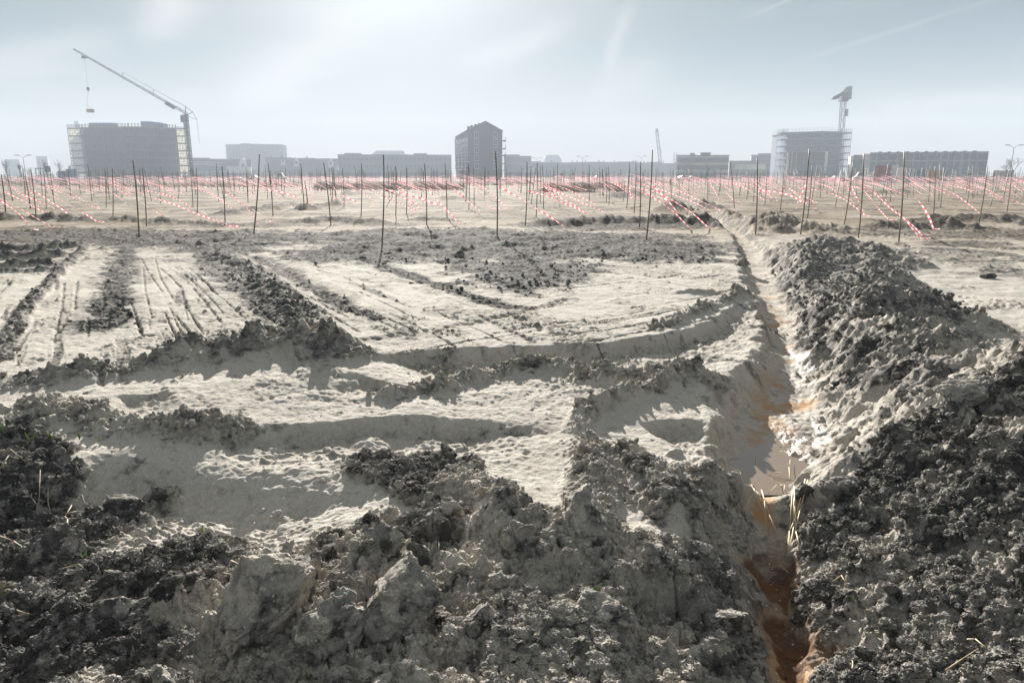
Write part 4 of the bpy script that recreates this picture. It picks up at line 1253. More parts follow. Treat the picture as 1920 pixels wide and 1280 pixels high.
def hip_hall():
    Y = 640.0; x0, x1 = X(697, Y), X(761, Y); c = (x0 + x1) / 2; hx = (x1 - x0) / 2; ze, zr = Z(290, Y), Z(282, Y)
    t = empty('hall_building', (c, Y + 10, 0), 'pale hipped metal roof rising behind the long grey block', 'building')
    MB().box(-hx, hx, -9, 9, -.5, ze).build('wall', 'concrete', t)
    r = MB(); r.v = [(-hx, -9.3, ze), (hx, -9.3, ze), (hx, 9.3, ze), (-hx, 9.3, ze), (-hx + 3, 0, zr), (hx - 3, 0, zr)]
    r.f = [(0, 1, 5, 4), (2, 3, 4, 5), (0, 4, 3), (1, 2, 5), (3, 2, 1, 0)]; r.build('roof', 'pale_roof', t)
hip_hall()

def gabled_tower():
    Y = 300.0
    c = X(896, Y)
    t = empty('apartment_tower', (c, Y + 10, 0), 'tall narrow apartment tower with a pitched roof and balconies on its right edge', 'building')
    def p(u, v, y): return (X(u, Y) - c, y - 10, Z(v, Y))
    ze0, zr, ze1 = Z(254, Y), Z(229.5, Y), Z(246, Y)
    xa, xb, xc, xd = X(848, Y) - c, X(880, Y) - c, X(911, Y) - c, X(942, Y) - c
    # gable front right, long side to the left set back in depth
    g = MB()
    front = [(xb, -10, -.5), (xd, -10, -.5), (xd, -10, ze1), (xc, -10, zr), (xb, -10, Z(243, Y))]
    back = [(x - (xb - xa) , 14, z) for (x, y, z) in front]
    back = [(xa, 10, -.5), (xd - 1, 14, -.5), (xd - 1, 14, ze1), (xc - 4, 14, zr - .3), (xa, 10, ze0 + .2)]
    g.v = front + back
    g.f = [(0, 1, 2, 3, 4), (9, 8, 7, 6, 5), (1, 6, 7, 2), (0, 4, 9, 5), (0, 5, 6, 1), (2, 7, 8, 3), (3, 8, 9, 4)]
    g.build('wall', 'grey_brick', t)
    r = MB()
    q = [(xb - .2, -10.2, Z(243, Y) - .1), (xc, -10.2, zr + .25), (xd + .3, -10.2, ze1 - .05)]
    w = [(xa - .3, 10, ze0 + .1), (xc - 4, 14.2, zr), (xd - .7, 14.2, ze1)]
    th = .3
    r.v = q + w + [(x, y, z + th) for (x, y, z) in q + w]
    r.f = [(6, 7, 10, 9), (7, 8, 11, 10), (3, 4, 1, 0), (4, 5, 2, 1), (0, 1, 7, 6), (1, 2, 8, 7), (9, 10, 4, 3), (10, 11, 5, 4), (6, 9, 3, 0), (2, 5, 11, 8)]
    ro = r.build('roof', 'pale_roof', t)
    for (u, v) in ((878, 240), (884, 238), (891, 236), (898, 234)):
        MB().box(-.5, .5, -.5, .5, -1.2, .9).build('vent', 'dark_steel', ro).location = (X(u, Y) - c, -4, Z(v, Y))
    # windows of the gable front
    for (u, vs) in ((894, (253, 266, 282, 297, 312)), (929, (253, 267, 282, 297, 312))):
        for v in vs:
            window_set(t, [X(u, Y) - c], [Z(v, Y)], 1.7, 2.2, -10, 'white', 1)
    # loggias along the set back side, each with posts and rail
    for k, (v0, v1) in enumerate(((256, 267), (267, 279), (279, 291), (291, 303), (305, 318))):
        for j in range(4):
            f0, f1 = j / 4, (j + 1) / 4
            ax, ay = xa + (xb - xa) * f0, 10 - 20 * f0
            bx, by = xa + (xb - xa) * f1, 10 - 20 * f1
            lo = MB(); z0, z1 = Z(v1, Y), Z(v0, Y)
            lo.tube((ax - .2, ay - .1, z0), (ax - .2, ay - .1, z1), .14).tube((ax - .2, ay - .1, z0), (bx - .2, by - .1, z0), .14).tube((ax - .2, ay - .1, z0 + 1.1), (bx - .2, by - .1, z0 + 1.1), .07)
            l_ = lo.build('loggia', 'white', t)
            pn = MB(); pn.v = [(ax + .3 - .42, ay - .06, z0 + .3), (bx - .3 - .12, by + .3, z0 + .3), (bx - .3 - .12, by + .3, z1 - .4), (ax + .3 - .42, ay - .06, z1 - .4)]
            pn.f = [(0, 1, 2, 3)]
            pn.build('pane', 'glass', l_)
    for v in (259, 274, 287.5, 303, 316):
        b_ = MB().box(0, 1.3, -6, 4, -.9, -.7).box(1.15, 1.3, -6, 4, -.7, .5).build('balcony', 'dark_steel', t); b_.location = (xd, -2, Z(v, Y))
gabled_tower()
block('apartment_building', 'hazy flat block close behind the right side of the gabled tower', 945, 974, 290, 440, 'concrete', wins=(6, 3, 1.5, 1.8, 'dark_roof', 1))
block('apartment_building', 'hazy slightly lower flat block two doors right of the gabled tower', 974, 996, 292.5, 450, 'concrete', wins=(5, 3, 1.5, 1.8, 'dark_roof', 1))
block('office_block', 'low hazy block behind a double lamp right of the gabled tower', 996, 1012, 303, 470, 'concrete', wins=(4, 2, 1.5, 1.8, 'dark_roof', 1))
def far_mansard():
    Y = 760.0; c = X(1038, Y)
    t = empty('apartment_building', (c, Y + 12, 0), 'faint distant block with a chamfered roof above the terrace', 'building')
    xs = [X(u, Y) - c for u in (1021, 1021, 1024, 1047, 1053, 1053)]; zs = [-.5] + [Z(v, Y) for v in (297, 291.5, 291.5, 299)] + [-.5]
    g = MB(); g.v = [(x, -10, z) for x, z in zip(xs, zs)] + [(x, 10, z) for x, z in zip(xs, zs)]
    g.f = [(0, 5, 4, 3, 2, 1), (6, 7, 8, 9, 10, 11)] + [((i + 1) % 6, i, i + 6, (i + 1) % 6 + 6) for i in range(6)]
    # make the roof a slab of its own
    g.build('wall', 'concrete', t)
    MB().box(xs[2], xs[3], -9, 9, zs[2], zs[2] + .5).build('roof', 'dark_roof', t)
far_mansard()
rr = random.Random(4)
for i, (u0, u1, ve, vr) in enumerate(((1008, 1040, 312, 304), (1040, 1078, 311, 304.5), (1078, 1104, 311, 304), (1104, 1128, 310, 303.5), (1128, 1158, 310, 304), (1158, 1192, 310, 303), (1192, 1214, 310, 305), (1214, 1240, 310, 303.5), (1240, 1272, 311, 306))):
    gabled('row_house', 'faint hazy terrace house, %s along the row right of the gabled tower' % ('first', 'second', 'third', 'fourth', 'fifth', 'sixth', 'seventh', 'eighth', 'last')[i], u0, u1, ve, vr, 470 + 6 * i, 'grey_brick' if i % 2 else 'brown_brick', depth=9,
           wins=(max(3, int((u1 - u0) / 7)), (2.0,), 1.3, 1.5), chimneys=(u0 + 4, u1 - 6) if i % 2 == 0 else (u1 - 5,), group='faint terrace houses')

# -- right half
def scaffolded_low():
    t, hx, hy, z1 = block('office_block', 'flat roofed block with two roof boxes and scaffolding on its left end', 1269, 1367, 291, 300, 'beige', wins=(14, 3, 1.5, 1.7, 'dark_roof', 1))
    c = X(1318, 300)
    MB().box(X(1314, 300) - c, X(1333, 300) - c, -4, 3, z1, Z(285.5, 300)).build('roof_box', 'concrete', t)
    MB().box(X(1295, 300) - c, X(1304, 300) - c, -4, 0, z1, Z(286.5, 300)).build('roof_box', 'concrete', t)
    s = empty('scaffolding', (X(1269, 298), 298, 0), 'tube scaffolding with pale boards on the left end of the two box roof block', 'scaffolding')
    f = MB(); w = X(1295, 298) - X(1263, 298)
    for k in range(8):
        for y in (0, 1.2): f.tube((w * k / 7 - 1.3, y, 0), (w * k / 7 - 1.3, y, Z(286, 298) if k < 2 else Z(290, 298)), .06)
    for z in np.arange(.8, Z(290, 298), .95): f.tube((-1.3, 0, z), (w - 1.3, 0, z), .06)
    f.build('tube_frame', 'steel', s)
    for z in np.arange(1.9, Z(291, 298), 1.9): MB().box(-1.3, w - 1.3, .05, 1.15, z - .06, z + .06).build('deck', 'plank', s)
scaffolded_low()
block('office_block', 'low dark hazy block behind the white site hoarding', 1368, 1440, 301.5, 360, 'brown_brick', wins=(10, 2, 1.5, 1.6, 'dark_roof', 1))
def hoarding():
    Y = 292.0; c = X(1406, Y); hx = (X(1435, Y) - X(1378, Y)) / 2
    t = empty('site_hoarding', (c, Y, 0), 'long white site hoarding in front of the low dark block', 'hoarding')
    MB().box(-hx, hx, -.1, .1, Z(318, Y), Z(308, Y)).build('panel', 'white', t)
    f = MB()
    for k in range(9): f.tube((-hx + 2 * hx * k / 8, .15, -.3), (-hx + 2 * hx * k / 8, .15, Z(309, Y)), .08)
    f.build('post_frame', 'steel', t)
hoarding()
block('industrial_hall', 'long hazy hall with a pale roof edge left of the round scaffolded tower', 1422, 1490, 287.5, 380, 'blue_block', roof='pale_roof', wins=(8, 1, 2.4, 1.4, 'dark_roof', 1))
block('industrial_hall', 'hazy hall end stepped down beside the pale roofed hall', 1409, 1424, 290.5, 376, 'concrete', wins=(2, 2, 1.6, 1.4, 'dark_roof', 1))
def panel_building():
    Y = 265.0; c = X(1524, Y)
    t = empty('apartment_building', (c, Y + 7, 0), 'unfinished block with tall beige upright panels in front of the scaffolded tower', 'building')
    z = Z(286, Y)
    MB().box(X(1490, Y) - c, X(1562, Y) - c, -6.5, 7, -.5, z - .3).build('wall', 'grey_brick', t)
    MB().box(X(1489, Y) - c, X(1563, Y) - c, -6.8, 7.2, z - .3, z).build('roof', 'dark_roof', t)
    for (u0, u1) in ((1488.5, 1492), (1495.5, 1497.5), (1504, 1505.5), (1554, 1559)):
        t.rotation_euler = (0, 0, -math.atan2(c, Y) * .85)
        MB().box(X(u0, Y) - c, X(u1, Y) - c, -7.1, -6.6, -.5, z + .2).build('upright_panel', 'beige' if u0 < 1550 else 'white', t)
    window_set(t, [X(u, Y) - c for u in (1512, 1524, 1536, 1546)], [z * f for f in (.25, .55, .83)], 1.8, 1.6, -6.5, 'dark_roof', 1)
panel_building()

def round_tower():
    Y = 305.0; c = X(1539, Y)
    t = empty('apartment_tower', (c, Y + 16, 0), 'unfinished concrete tower with protruding floors and scaffolding beneath the tower crane', 'building')
    top = Z(246, Y); w = (X(1592, Y) - X(1484, Y)) / 2
    foot = [(-w, -8), (-w * .1, -16), (w * .7, -12), (w, -6), (w * .9, 14), (-w * .9, 14)]
    MB().prism(foot, -.5, top - .36).build('wall', 'blue_block', t)
    fl = 7; fh = top / fl
    for k in range(2, fl + 1):
        MB().prism([(x * (1.0 if k < 7 else 1.03), y * 1.03 - .0) for x, y in foot], k * fh - .35, k * fh).build('floor_slab', 'concrete', t)
    for (p, q, n) in ((foot[0], foot[1], 9), (foot[1], foot[2], 6)):
        a = math.atan2(q[1] - p[1], q[0] - p[0])
        for k in range(n):
            for r in range(2, fl):
                f0, p0 = WINCACHE['open']; fo = copy_child(f0, t, (0, 0, 0)); copy_child(p0, fo, (0, 0, 0)); f = (k + .5) / n
                fo.location = (p[0] + (q[0] - p[0]) * f, p[1] + (q[1] - p[1]) * f, (r + .45) * fh); fo.rotation_euler = (0, 0, a)
    for side, (u0, u1) in (('left', (1473, 1484.5)), ('right', (1591.5, 1606))):
        s = empty('scaffolding', (X(u0, Y), Y + 8, 0), 'blue netted scaffold floors sticking out on the %s of the unfinished tower' % side, 'scaffolding', 'scaffolding of the unfinished tower')
        W_ = X(u1, Y) - X(u0, Y); f = MB()
        for k in range(5):
            for y in (0, 5): f.tube((W_ * k / 4, y, -.3), (W_ * k / 4, y, top + 1.4), .09)
        for z in np.arange(top - 6 * fh + .1, top + 1.2, .95): f.tube((0, 0, z), (W_, 0, z), .055)
        f.build('tube_frame', 'steel', s)
        for k in range(2, fl + 1): MB().box(-.2, W_, -.2, 5.2, k * fh - .45, k * fh - .1).build('deck', 'dark_steel', s)
        for k in (4, 5): MB().box(.1, W_ - .1, 4.6, 4.64, k * fh + .15, (k + 1) * fh - .7).build('netting', 'net_blue', s)
    # roof edge railing
    s = empty('edge_railing', (c, Y + 16, top), 'thin safety railing round the roof of the unfinished tower', 'railing')
    f = MB()
    for (p, q) in zip(foot, foot[1:] + foot[:1]):
        for k in range(9):
            x, y = p[0] + (q[0] - p[0]) * k / 9, p[1] + (q[1] - p[1]) * k / 9; f.tube((x, y, 0), (x, y, 1.4), .04)
        for z in (.7, 1.3): f.tube((p[0], p[1], z), (q[0], q[1], z), .035)
    f.build('rail_frame', 'steel', s)
round_tower()

def tower_crane():
    Y = 318.0
    P = lambda u, v, dy=0: at_depth(u, v, Y + dy)
    b = P(1577, 243); tp = P(1581.5, 186)
    t = empty('tower_crane', (P(1573, 330)[0], Y, 0), 'lattice tower crane seen end on rising behind the unfinished tower', 'crane')
    o = t.location
    R = lambda p: (p[0] - o[0], p[1] - o[1], p[2])
    MB().lattice(R(P(1572.5, 331)), R(tp), 1.7, 2.0, .13, (0, 1, 0)).build('mast', 'dark_steel', t)
    MB().box(-1.5, 1.5, -1.5, 1.5, -1, .6).build('slewing_ring', 'dark_steel', t).location = R(tp)
    MB().lattice(R(P(1582, 176)), R(P(1562.5, 187, -38)), 1.3, 1.6, .13, (0, 0, 1), tri=True).build('jib', 'dark_steel', t)
    MB().lattice(R(P(1582, 176)), R(P(1592, 167, 12)), 1.4, 1.6, .15, (0, 0, 1)).build('counter_jib', 'dark_steel', t)
    MB().tube(R(P(1582, 186)), R(P(1582, 172)), 1.0, 4).build('tower_head', 'dark_steel', t)
    for (u, v) in ((1587, 167.5), (1592, 166)):
        MB().box(-.8, .8, -1.3, 1.3, -1.0, .8).build('counterweight', 'concrete', t).location = R(P(u, v, 10))
    ca = MB().box(-1.4, 1.4, -1.4, 1.4, -1.5, 1.5).build('cabin', 'steel', t); ca.location = R(P(1588, 179))
    MB().box(-1.1, 1.1, -1.46, -1.42, -.3, 1.2).build('window', 'glass', ca)
    MB().box(-.8, .8, -.9, .9, -1.4, 1.4).build('hoist_box', 'steel', t).location = R(P(1585, 211.5))
tower_crane()

def crawler_crane():
    Y = 560.0
    P = lambda u, v: at_depth(u, v, Y)
    b = P(1240, 320)
    t = empty('crawler_crane', (b[0], Y, 0), 'faint distant lattice boom crane above the terrace roofs', 'crane')
    R = lambda p: (p[0] - b[0], p[1] - Y, p[2])
    MB().lattice(R(P(1240, 322)), R(P(1231.5, 246)), 1.7, 2.4, .2, (0, 1, 0)).build('boom', 'dark_steel', t)
    MB().box(-.8, .8, -.6, .6, -1.0, 1.4).build('boom_head', 'dark_steel', t).location = R(P(1231.3, 245))
    MB().box(-3, 4, -2, 2, 1.2, 4).build('cabin', 'yellow', t); MB().box(-3.6, 4, -2.6, -1.4, -.4, 1.1).box(-3.6, 4, 1.4, 2.6, -.4, 1.1).build('crawler_track', 'rubber', t)
    MB().tube((3.4, 0, 3.8), R(P(1232.5, 250)), .06).build('pendant_line', 'dark_steel', t)
crawler_crane()

def school_building():
    Y = 235.0; depth = 14
    cx, cy, th, hx = facing(1632, 1854, 286, Y, .8); z = Z(285, Y); hy = depth / 2; c = X(1743, Y)
    t = empty('school_building', (cx - hy * math.sin(th), cy + hy * math.cos(th), 0), 'long grey three storey building with rows of square windows and a pale left end', 'building')
    t.rotation_euler = (0, 0, th)
    kx = 2 * hx / (X(1852, Y) - X(1634, Y))
    MB().box(-hx, hx, -hy, hy, -.5, z - .3).build('wall', 'school_brick', t)
    MB().box(-hx - .1, hx + .1, -hy - .1, hy + .1, z - .3, z).build('roof', 'dark_roof', t)
    MB().box(-hx - 2.0, -hx - .003, -hy + .5, hy, -.5, z - .4).build('end_wall', 'beige', t)
    cols = [1633 + k for k in (8, 20, 32, 46, 60, 76, 90, 102, 116, 126, 142, 154, 166, 180, 194, 206, 214)]
    for k, u in enumerate(cols):
        wide = k in (2, 3, 5, 7, 9)
        window_set(t, [(X(u, Y) - c) * kx], [Z(v, Y) for v in (294, 309, 322)], 1.9 if wide else 1.35, 1.9, -hy, 'dark_roof', 1)
    for k in range(11):
        MB().box(-.5, .5, -.5, .5, 0, .35).build('roof_vent', 'dark_steel', t).location = (-hx + 3 + k * (2 * hx - 6) / 10, -2, z)
    t2, hx2, hy2, z2 = block('school_wing', 'low grey wing with a pale left edge beside the long three storey building', 1602, 1619, 290.5, 246, 'grey_brick', wins=(2, 2, 1.5, 1.7, 'dark_roof', 1))
    MB().box(-hx2 - .9, -hx2 - .003, -hy2 + .2, hy2, -.5, z2 - .3).build('end_wall', 'beige', t2)
school_building()
# -- containers, sheds, lamps, vehicles, trees at the edge of the field
def container(u0, u1, v, Y, mat, label, yaw=0.0, ribs=True, door=None, name='shipping_container', cat='container', depth=2.5):
    cx, cy, th, hx = facing(u0, u1, v, Y, .9)
    z = Z(v, Y)
    t = empty(name, (cx, cy + depth / 2, 0), label, cat); t.rotation_euler = (0, 0, th + yaw)
    hy = depth / 2
    b = MB().box(-hx, hx, -hy, hy, .1, z)
    if ribs:
        n = max(6, int(hx * 5))
        for k in range(n):
            x = -hx + 2 * hx * (k + .25) / n; b.box(x, x + hx / n, -hy - .05, -hy - .002, .3, z - .2)
    b.build('body', mat, t)
    f = MB()
    for x in (-hx, hx): f.box(x - .08, x + .08, -hy - .09, -hy + .1, 0, z + .05)
    f.box(-hx + .08, hx - .08, -hy - .09, -hy + .1, z - .12, z + .05).build('corner_frame', mat, t)
    if door:
        MB().box(-hx * .3, hx * .5, -hy - .08, -hy - .05, .2, z - .3).build('door', door, t)
    return t
container(1647, 1679, 311, 160, 'red', 'dark red container leaning next to the white cabin before the long grey building')
container(1679, 1689, 310.5, 158, 'white', 'narrow white cabin between the red container and the blue one', ribs=False, name='site_cabin', cat='cabin')
container(1690, 1703, 314, 164, 'white', 'pale grey cabin half hidden behind the white cabin', ribs=False, name='site_cabin', cat='cabin')
container(1703, 1720, 316, 155, 'white', 'white framed container with a blue door panel', door='blue', ribs=False)
container(1725, 1743, 318, 162, 'blue_block', 'grey blue container between the blue doored one and the orange one')
container(1747, 1763, 320, 150, 'orange', 'short orange container at the right of the container row')
container(1762, 1781, 320, 156, 'rust_brown', 'brown container at the right end of the container row')
container(103, 136, 321, 205, 'blue', 'blue site shed left of the scaffolded block', name='site_shed', cat='shed', ribs=False)
container(119, 140, 317.5, 216, 'blue_block', 'grey blue shed behind the blue site shed', name='site_shed', cat='shed', ribs=False)
container(103, 117, 338, 110, 'beige', 'small sandy crate stack low in front of the blue site shed', name='crate_stack', cat='crate stack', ribs=False)
container(1531, 1542, 320, 210, 'rust_brown', 'brown crate stack below the unfinished tower', name='crate_stack', cat='crate stack')
container(1868, 1905, 320, 240, 'wood', 'low timber coloured shed at the right edge before the bare tree', name='site_shed', cat='shed', ribs=False)

def far_tower(u0, u1, v, label):
    t, hx, hy, z = block('apartment_tower', label, u0, u1, v, 640, 'concrete', wins=(5, 9, 1.4, 1.6, 'dark_roof', 1))
far_tower(8, 35, 299, 'faint distant slab tower between the two narrow trees at far left')
far_tower(67, 88, 293, 'faint distant slab tower behind the sign arm at left')

def street_lamp(u, v, Y, label, arms=2, vb=328):
    p = at_depth(u, v, Y); x = at_depth(u, v, Y)[0]
    t = empty('street_lamp', (x, Y, 0), label, 'street lamp', 'street lamps')
    MB().tube((0, 0, -.3), (0, 0, p[2] - .8), .13, 6, .07).build('pole', 'steel', t)
    for s in (-1, 1)[:arms]:
        a = MB().path([(0, 0, p[2] - .8), (s * .5, 0, p[2] - .25), (s * 1.6, 0, p[2] - .02)], [.06, .05, .05]).build('arm', 'steel', t)
        MB().box(s * 1.6 - .5, s * 1.6 + .5, -.18, .18, p[2] - .1, p[2] + .08).build('lamp_head', 'steel', a)
    return t
street_lamp(1092.5, 293, 260, 'slim double armed street lamp above the faint terrace houses')
street_lamp(1007, 296, 330, 'faint double armed street lamp right of the gabled tower')
street_lamp(1203, 293, 330, 'faint double armed street lamp left of the tallest leaning stake')
street_lamp(1749.5, 289.5, 190, 'pale double armed street lamp in front of the long grey building')
street_lamp(1902, 272, 175, 'tall double headed lamp above the bare tree at the right edge')
street_lamp(42.5, 291, 190, 'tall lamp with a flat double head between the two narrow trees at left')
street_lamp(1548, 312, 240, 'short pale double lamp in front of the unfinished tower')

def sign_arm():
    Y = 190.0
    t = empty('gantry_sign', (X(68, Y), Y, 0), 'grey road sign panel hanging from an arm left of the blue shed', 'road sign')
    x0 = 0; x1 = X(90, Y) - X(68, Y); z = Z(316, Y)
    MB().tube((0, 0, -.3), (0, 0, z + .1), .14, 6).build('post', 'steel', t)
    MB().tube((0, 0, z), (x1, 0, z), .12, 6).build('arm', 'steel', t)
    MB().box(x1 - .6, x1 + .75, -.12, .02, Z(322.5, Y), Z(311.5, Y)).build('sign_panel', 'dark_steel', t)
sign_arm()

def bird(u, v, Y, label):
    p = at_depth(u, v, Y)
    b = MB(); b.v = [(-.35, 0, .12), (-.12, .06, .02), (0, .18, 0), (.12, .06, .02), (.35, 0, .14), (.1, -.06, .03), (0, -.16, .0), (-.1, -.06, .03), (0, 0, -.06)]
    b.f = [(0, 7, 1), (1, 7, 6, 3), (1, 3, 2), (3, 6, 5), (3, 5, 4), (8, 6, 7), (8, 7, 1), (8, 1, 2), (8, 2, 3), (8, 3, 5), (8, 5, 6)]
    o = b.build('bird', 'dark_steel'); o.location = p; o.scale = (2, 2, 2)
    tag(o, label, 'bird')

CARS = {}
def car(u, Y, mat, label, kind='car', yaw=0.0):
    x = X(u, Y)
    t = empty('parked_' + kind, (x, Y, 0), label, kind, 'vehicles parked behind the stakes'); t.rotation_euler = (0, 0, yaw)
    if (kind, mat) in CARS:
        for ch in CARS[(kind, mat)].children:
            c = copy_child(ch, t, ch.location)
            for g in ch.children: copy_child(g, c, g.location)
        return
    CARS[(kind, mat)] = t
    L, W_, prof = (4.3, 1.75, [(-2.15, .35), (-2.1, .75), (-1.5, .95), (-1.1, 1.42), (.55, 1.45), (1.15, .98), (2.0, .82), (2.15, .4)]) if kind == 'car' else (5.2, 2.0, [(-2.6, .4), (-2.6, 2.1), (-2.4, 2.3), (1.3, 2.3), (2.0, 1.25), (2.55, 1.0), (2.6, .4)])
    b = MB(); n = len(prof); hw = W_ / 2
    b.v = [(x_, -hw * (1 if z < 1.0 else .84), z) for x_, z in prof] + [(x_, hw * (1 if z < 1.0 else .84), z) for x_, z in prof]
    b.f = [tuple(range(n)), tuple(range(2 * n - 1, n - 1, -1))] + [((i + 1) % n, i, i + n, (i + 1) % n + n) for i in range(n)]
    b.build('body', mat, t)
    w = MB()
    if kind == 'car':
        for s in (-1, 1):
            y = s * (hw * .93)
            w.v += [(-1.25, y, 1.0), (.95, y, 1.0), (.5, s * (hw * .86), 1.38), (-1.0, s * (hw * .86), 1.38)]
    else:
        for s in (-1, 1): w.v += [(.6, s * hw * .93, 1.45), (1.75, s * hw * .93, 1.45), (1.3, s * hw * .86, 2.15), (.6, s * hw * .86, 2.15)]
    w.f = [(0, 1, 2, 3), (7, 6, 5, 4)]
    w.build('window', 'glass', t)
    for x_ in (-L * .31, L * .31):
        for s in (-1, 1):
            tyre = MB().tube((0, -.11, 0), (0, .11, 0), .33, 14).build('wheel', 'rubber', t); tyre.location = (x_, s * (hw - .06), .33)
            MB().tube((0, -.12, 0), (0, .12, 0), .18, 8).build('rim', 'steel', tyre)
    for s in (-1, 1): MB().box(L / 2 - .08, L / 2, s * hw * .7 - .15, s * hw * .7 + .15, .62, .76).build('headlight', 'white', t)
for u, Y, mat, lab, kind, yw in ((1621, 178, 'white', 'white panel van parked left of the red container', 'van', 2.9), (1596, 182, 'car_dark', 'dark car parked left of the white van', 'car', .2), (1640, 186, 'car_silver', 'silver car parked just right of the white van', 'car', 2.9),
        (1572, 205, 'car_silver', 'silver car parked below the right scaffold of the unfinished tower', 'car', .1), (1555, 210, 'car_dark', 'dark car parked below the middle of the unfinished tower', 'car', 3.0),
        (475, 225, 'car_silver', 'silver car parked before the hazy terraces, left of its neighbour', 'car', .1), (520, 228, 'white', 'white van parked before the hazy terraces', 'van', .1), (440, 232, 'car_silver', 'silver car parked below the white gabled house', 'car', 3.0),
        (1125, 225, 'car_silver', 'silver car parked right of the slim street lamp', 'car', .1), (1060, 222, 'white', 'white van parked left of the slim street lamp', 'van', 3.0), (1283, 215, 'car_dark', 'dark car parked below the scaffolded end of the two box roof block', 'car', .1), (1300, 217, 'car_dark', 'dark car parked right of the car below the pale boards scaffold', 'car', 3.1)):
    car(u, Y, mat, lab, kind, yw)

# bare trees
def tree(u, v, Y, label, spread=1.0, seed=0, narrow=False):
    rng = random.Random(seed)
    p = at_depth(u, v, Y); H = p[2]
    t = empty('bare_tree', (p[0], Y, 0), label, 'tree', 'bare trees')
    tr, cr = MB(), MB()
    def grow(a, d, L, r, lev):
        b = [a[k] + d[k] * L for k in range(3)]
        (tr if lev == 0 else cr).tube(a, b, r, 5 if lev < 2 else 3, r * .7)
        if lev >= 5: return
        n = 3 if lev < 3 else 2
        for _ in range(n + (1 if lev == 0 else 0)):
            s = (.35 if narrow else .75) * spread
            e = [d[0] + rng.uniform(-s, s), d[1] + rng.uniform(-s, s), d[2] + rng.uniform(-.1, .35)]
            l = math.sqrt(sum(q * q for q in e)); e = [q / l for q in e]
            grow(b, e, L * rng.uniform(.6, .85), r * .62, lev + 1)
    tr.tube((0, 0, -.3), (0, 0, H * .16), H * .022, 6, H * .018)
    k = .24
    grow((0, 0, H * .16), (0, 0, 1), H * k, H * .018, 0)
    if narrow:
        for j in range(16):
            z = H * (.12 + .75 * j / 16); a = rng.uniform(0, 6.28)
            grow((0, 0, z), (math.cos(a) * .4, math.sin(a) * .4, .9), H * .14, H * .006, 3)
    tr.build('trunk', 'bark', t); cr.build('crown', 'bark', t)
tree(1905, 291, 150, 'spreading bare tree at the right edge below the tall lamp', 1.1, 3)
tree(1895, 302, 160, 'small bare tree just left of the spreading one at the right edge', 1.0, 8)
tree(9, 301, 165, 'narrow bare tree at the far left edge', 1.0, 5, True)
tree(37, 305, 165, 'narrow bare tree left of the tall flat headed lamp', 1.0, 11, True)
tree(84, 301, 200, 'narrow bare tree behind the hanging road sign', 1.0, 17, True)
tree(110, 302, 230, 'small narrow bare tree above the blue site shed', 1.0, 23, True)
tree(131, 308, 260, 'tiny bare tree just left of the yellow scaffold bay', 1.0, 29, True)
tree(58, 312, 200, 'small leaning bare tree left of the road sign post', 1.0, 31)

# hedge and fence along the far edge of the field
def strip(name, label, cat, u0, u1, Y, h, mat, seed):
    rng = np.random.default_rng(seed)
    x0, x1 = X(u0, Y), X(u1, Y); n = int((x1 - x0) / .35)
    t = empty(name, ((x0 + x1) / 2, Y, 0), label, cat); hx = (x1 - x0) / 2
    V, Fs = [], []
    m_ = int(n * 16)
    px, py = rng.uniform(-hx, hx, m_), rng.normal(0, .5, m_); pz = rng.random(m_) ** .8 * h * (.75 + .25 * np.sin(px * .9 + 2 * np.sin(px * .37)))
    a = rng.uniform(0, 6.28, m_); s = rng.uniform(.1, .28, m_)
    C_ = np.stack([px, py, pz], 1); d1 = np.stack([np.cos(a) * s, np.sin(a) * s, rng.uniform(-.1, .1, m_)], 1); d2 = np.stack([-np.sin(a) * s * .4, np.cos(a) * s * .4, rng.uniform(.05, .25, m_)], 1)
    V = np.concatenate([C_ - d1, C_ + d2, C_ + d1]); i = np.arange(m_)
    me = np_mesh('foliage', V, np.stack([i, i + m_, i + 2 * m_], 1), smooth=False); me.materials.append(M[mat]); link('foliage', me, t)
    st = MB()
    for k in range(max(3, n // 6)): st.tube((rng.uniform(-hx, hx), rng.normal(0, .2), 0), (rng.uniform(-hx, hx) * 0 + rng.uniform(-hx, hx), 0, .3), .02, 3)
    return t
strip('hedge', 'dark low hedge along the left horizon below the narrow trees', 'hedge', -40, 104, 210, 1.7, 'hedge', 1)
strip('hedge', 'dark hedge behind the timber coloured shed at the right edge', 'hedge', 1780, 2000, 215, 1.6, 'hedge', 2)
strip('hedge', 'thin hedge at the foot of the scaffolded two box roof block', 'hedge', 1268, 1340, 240, 1.5, 'hedge', 3)
def mesh_fence(u0, u1, Y, label):
    x0, x1 = X(u0, Y), X(u1, Y); hx = (x1 - x0) / 2
    t = empty('mesh_fence', ((x0 + x1) / 2, Y, 0), label, 'fence', 'site fences')
    n = int(2 * hx / 3.4)
    f = MB()
    for k in range(n + 1): f.tube((-hx + k * 2 * hx / n, 0, 0), (-hx + k * 2 * hx / n, 0, 2.0), .03)
    for z in (.15, 2.0): f.tube((-hx, 0, z), (hx, 0, z), .025)
    f.build('tube_frame', 'steel', t)
    w = MB()
    for k in range(n * 9): w.tube((-hx + k * 2 * hx / (n * 9), .01, .15), (-hx + k * 2 * hx / (n * 9), .01, 2.0), .008, 3)
    w.build('wire_mesh', 'steel', t)
mesh_fence(395, 640, 240, 'tube and wire site fence before the hazy terraces')
mesh_fence(640, 850, 246, 'tube and wire site fence before the long grey block')
mesh_fence(1410, 1600, 225, 'tube and wire site fence before the unfinished tower')
mesh_fence(1080, 1260, 250, 'tube and wire site fence before the faint terrace houses')
mesh_fence(1775, 1930, 195, 'tube and wire site fence at the right edge')
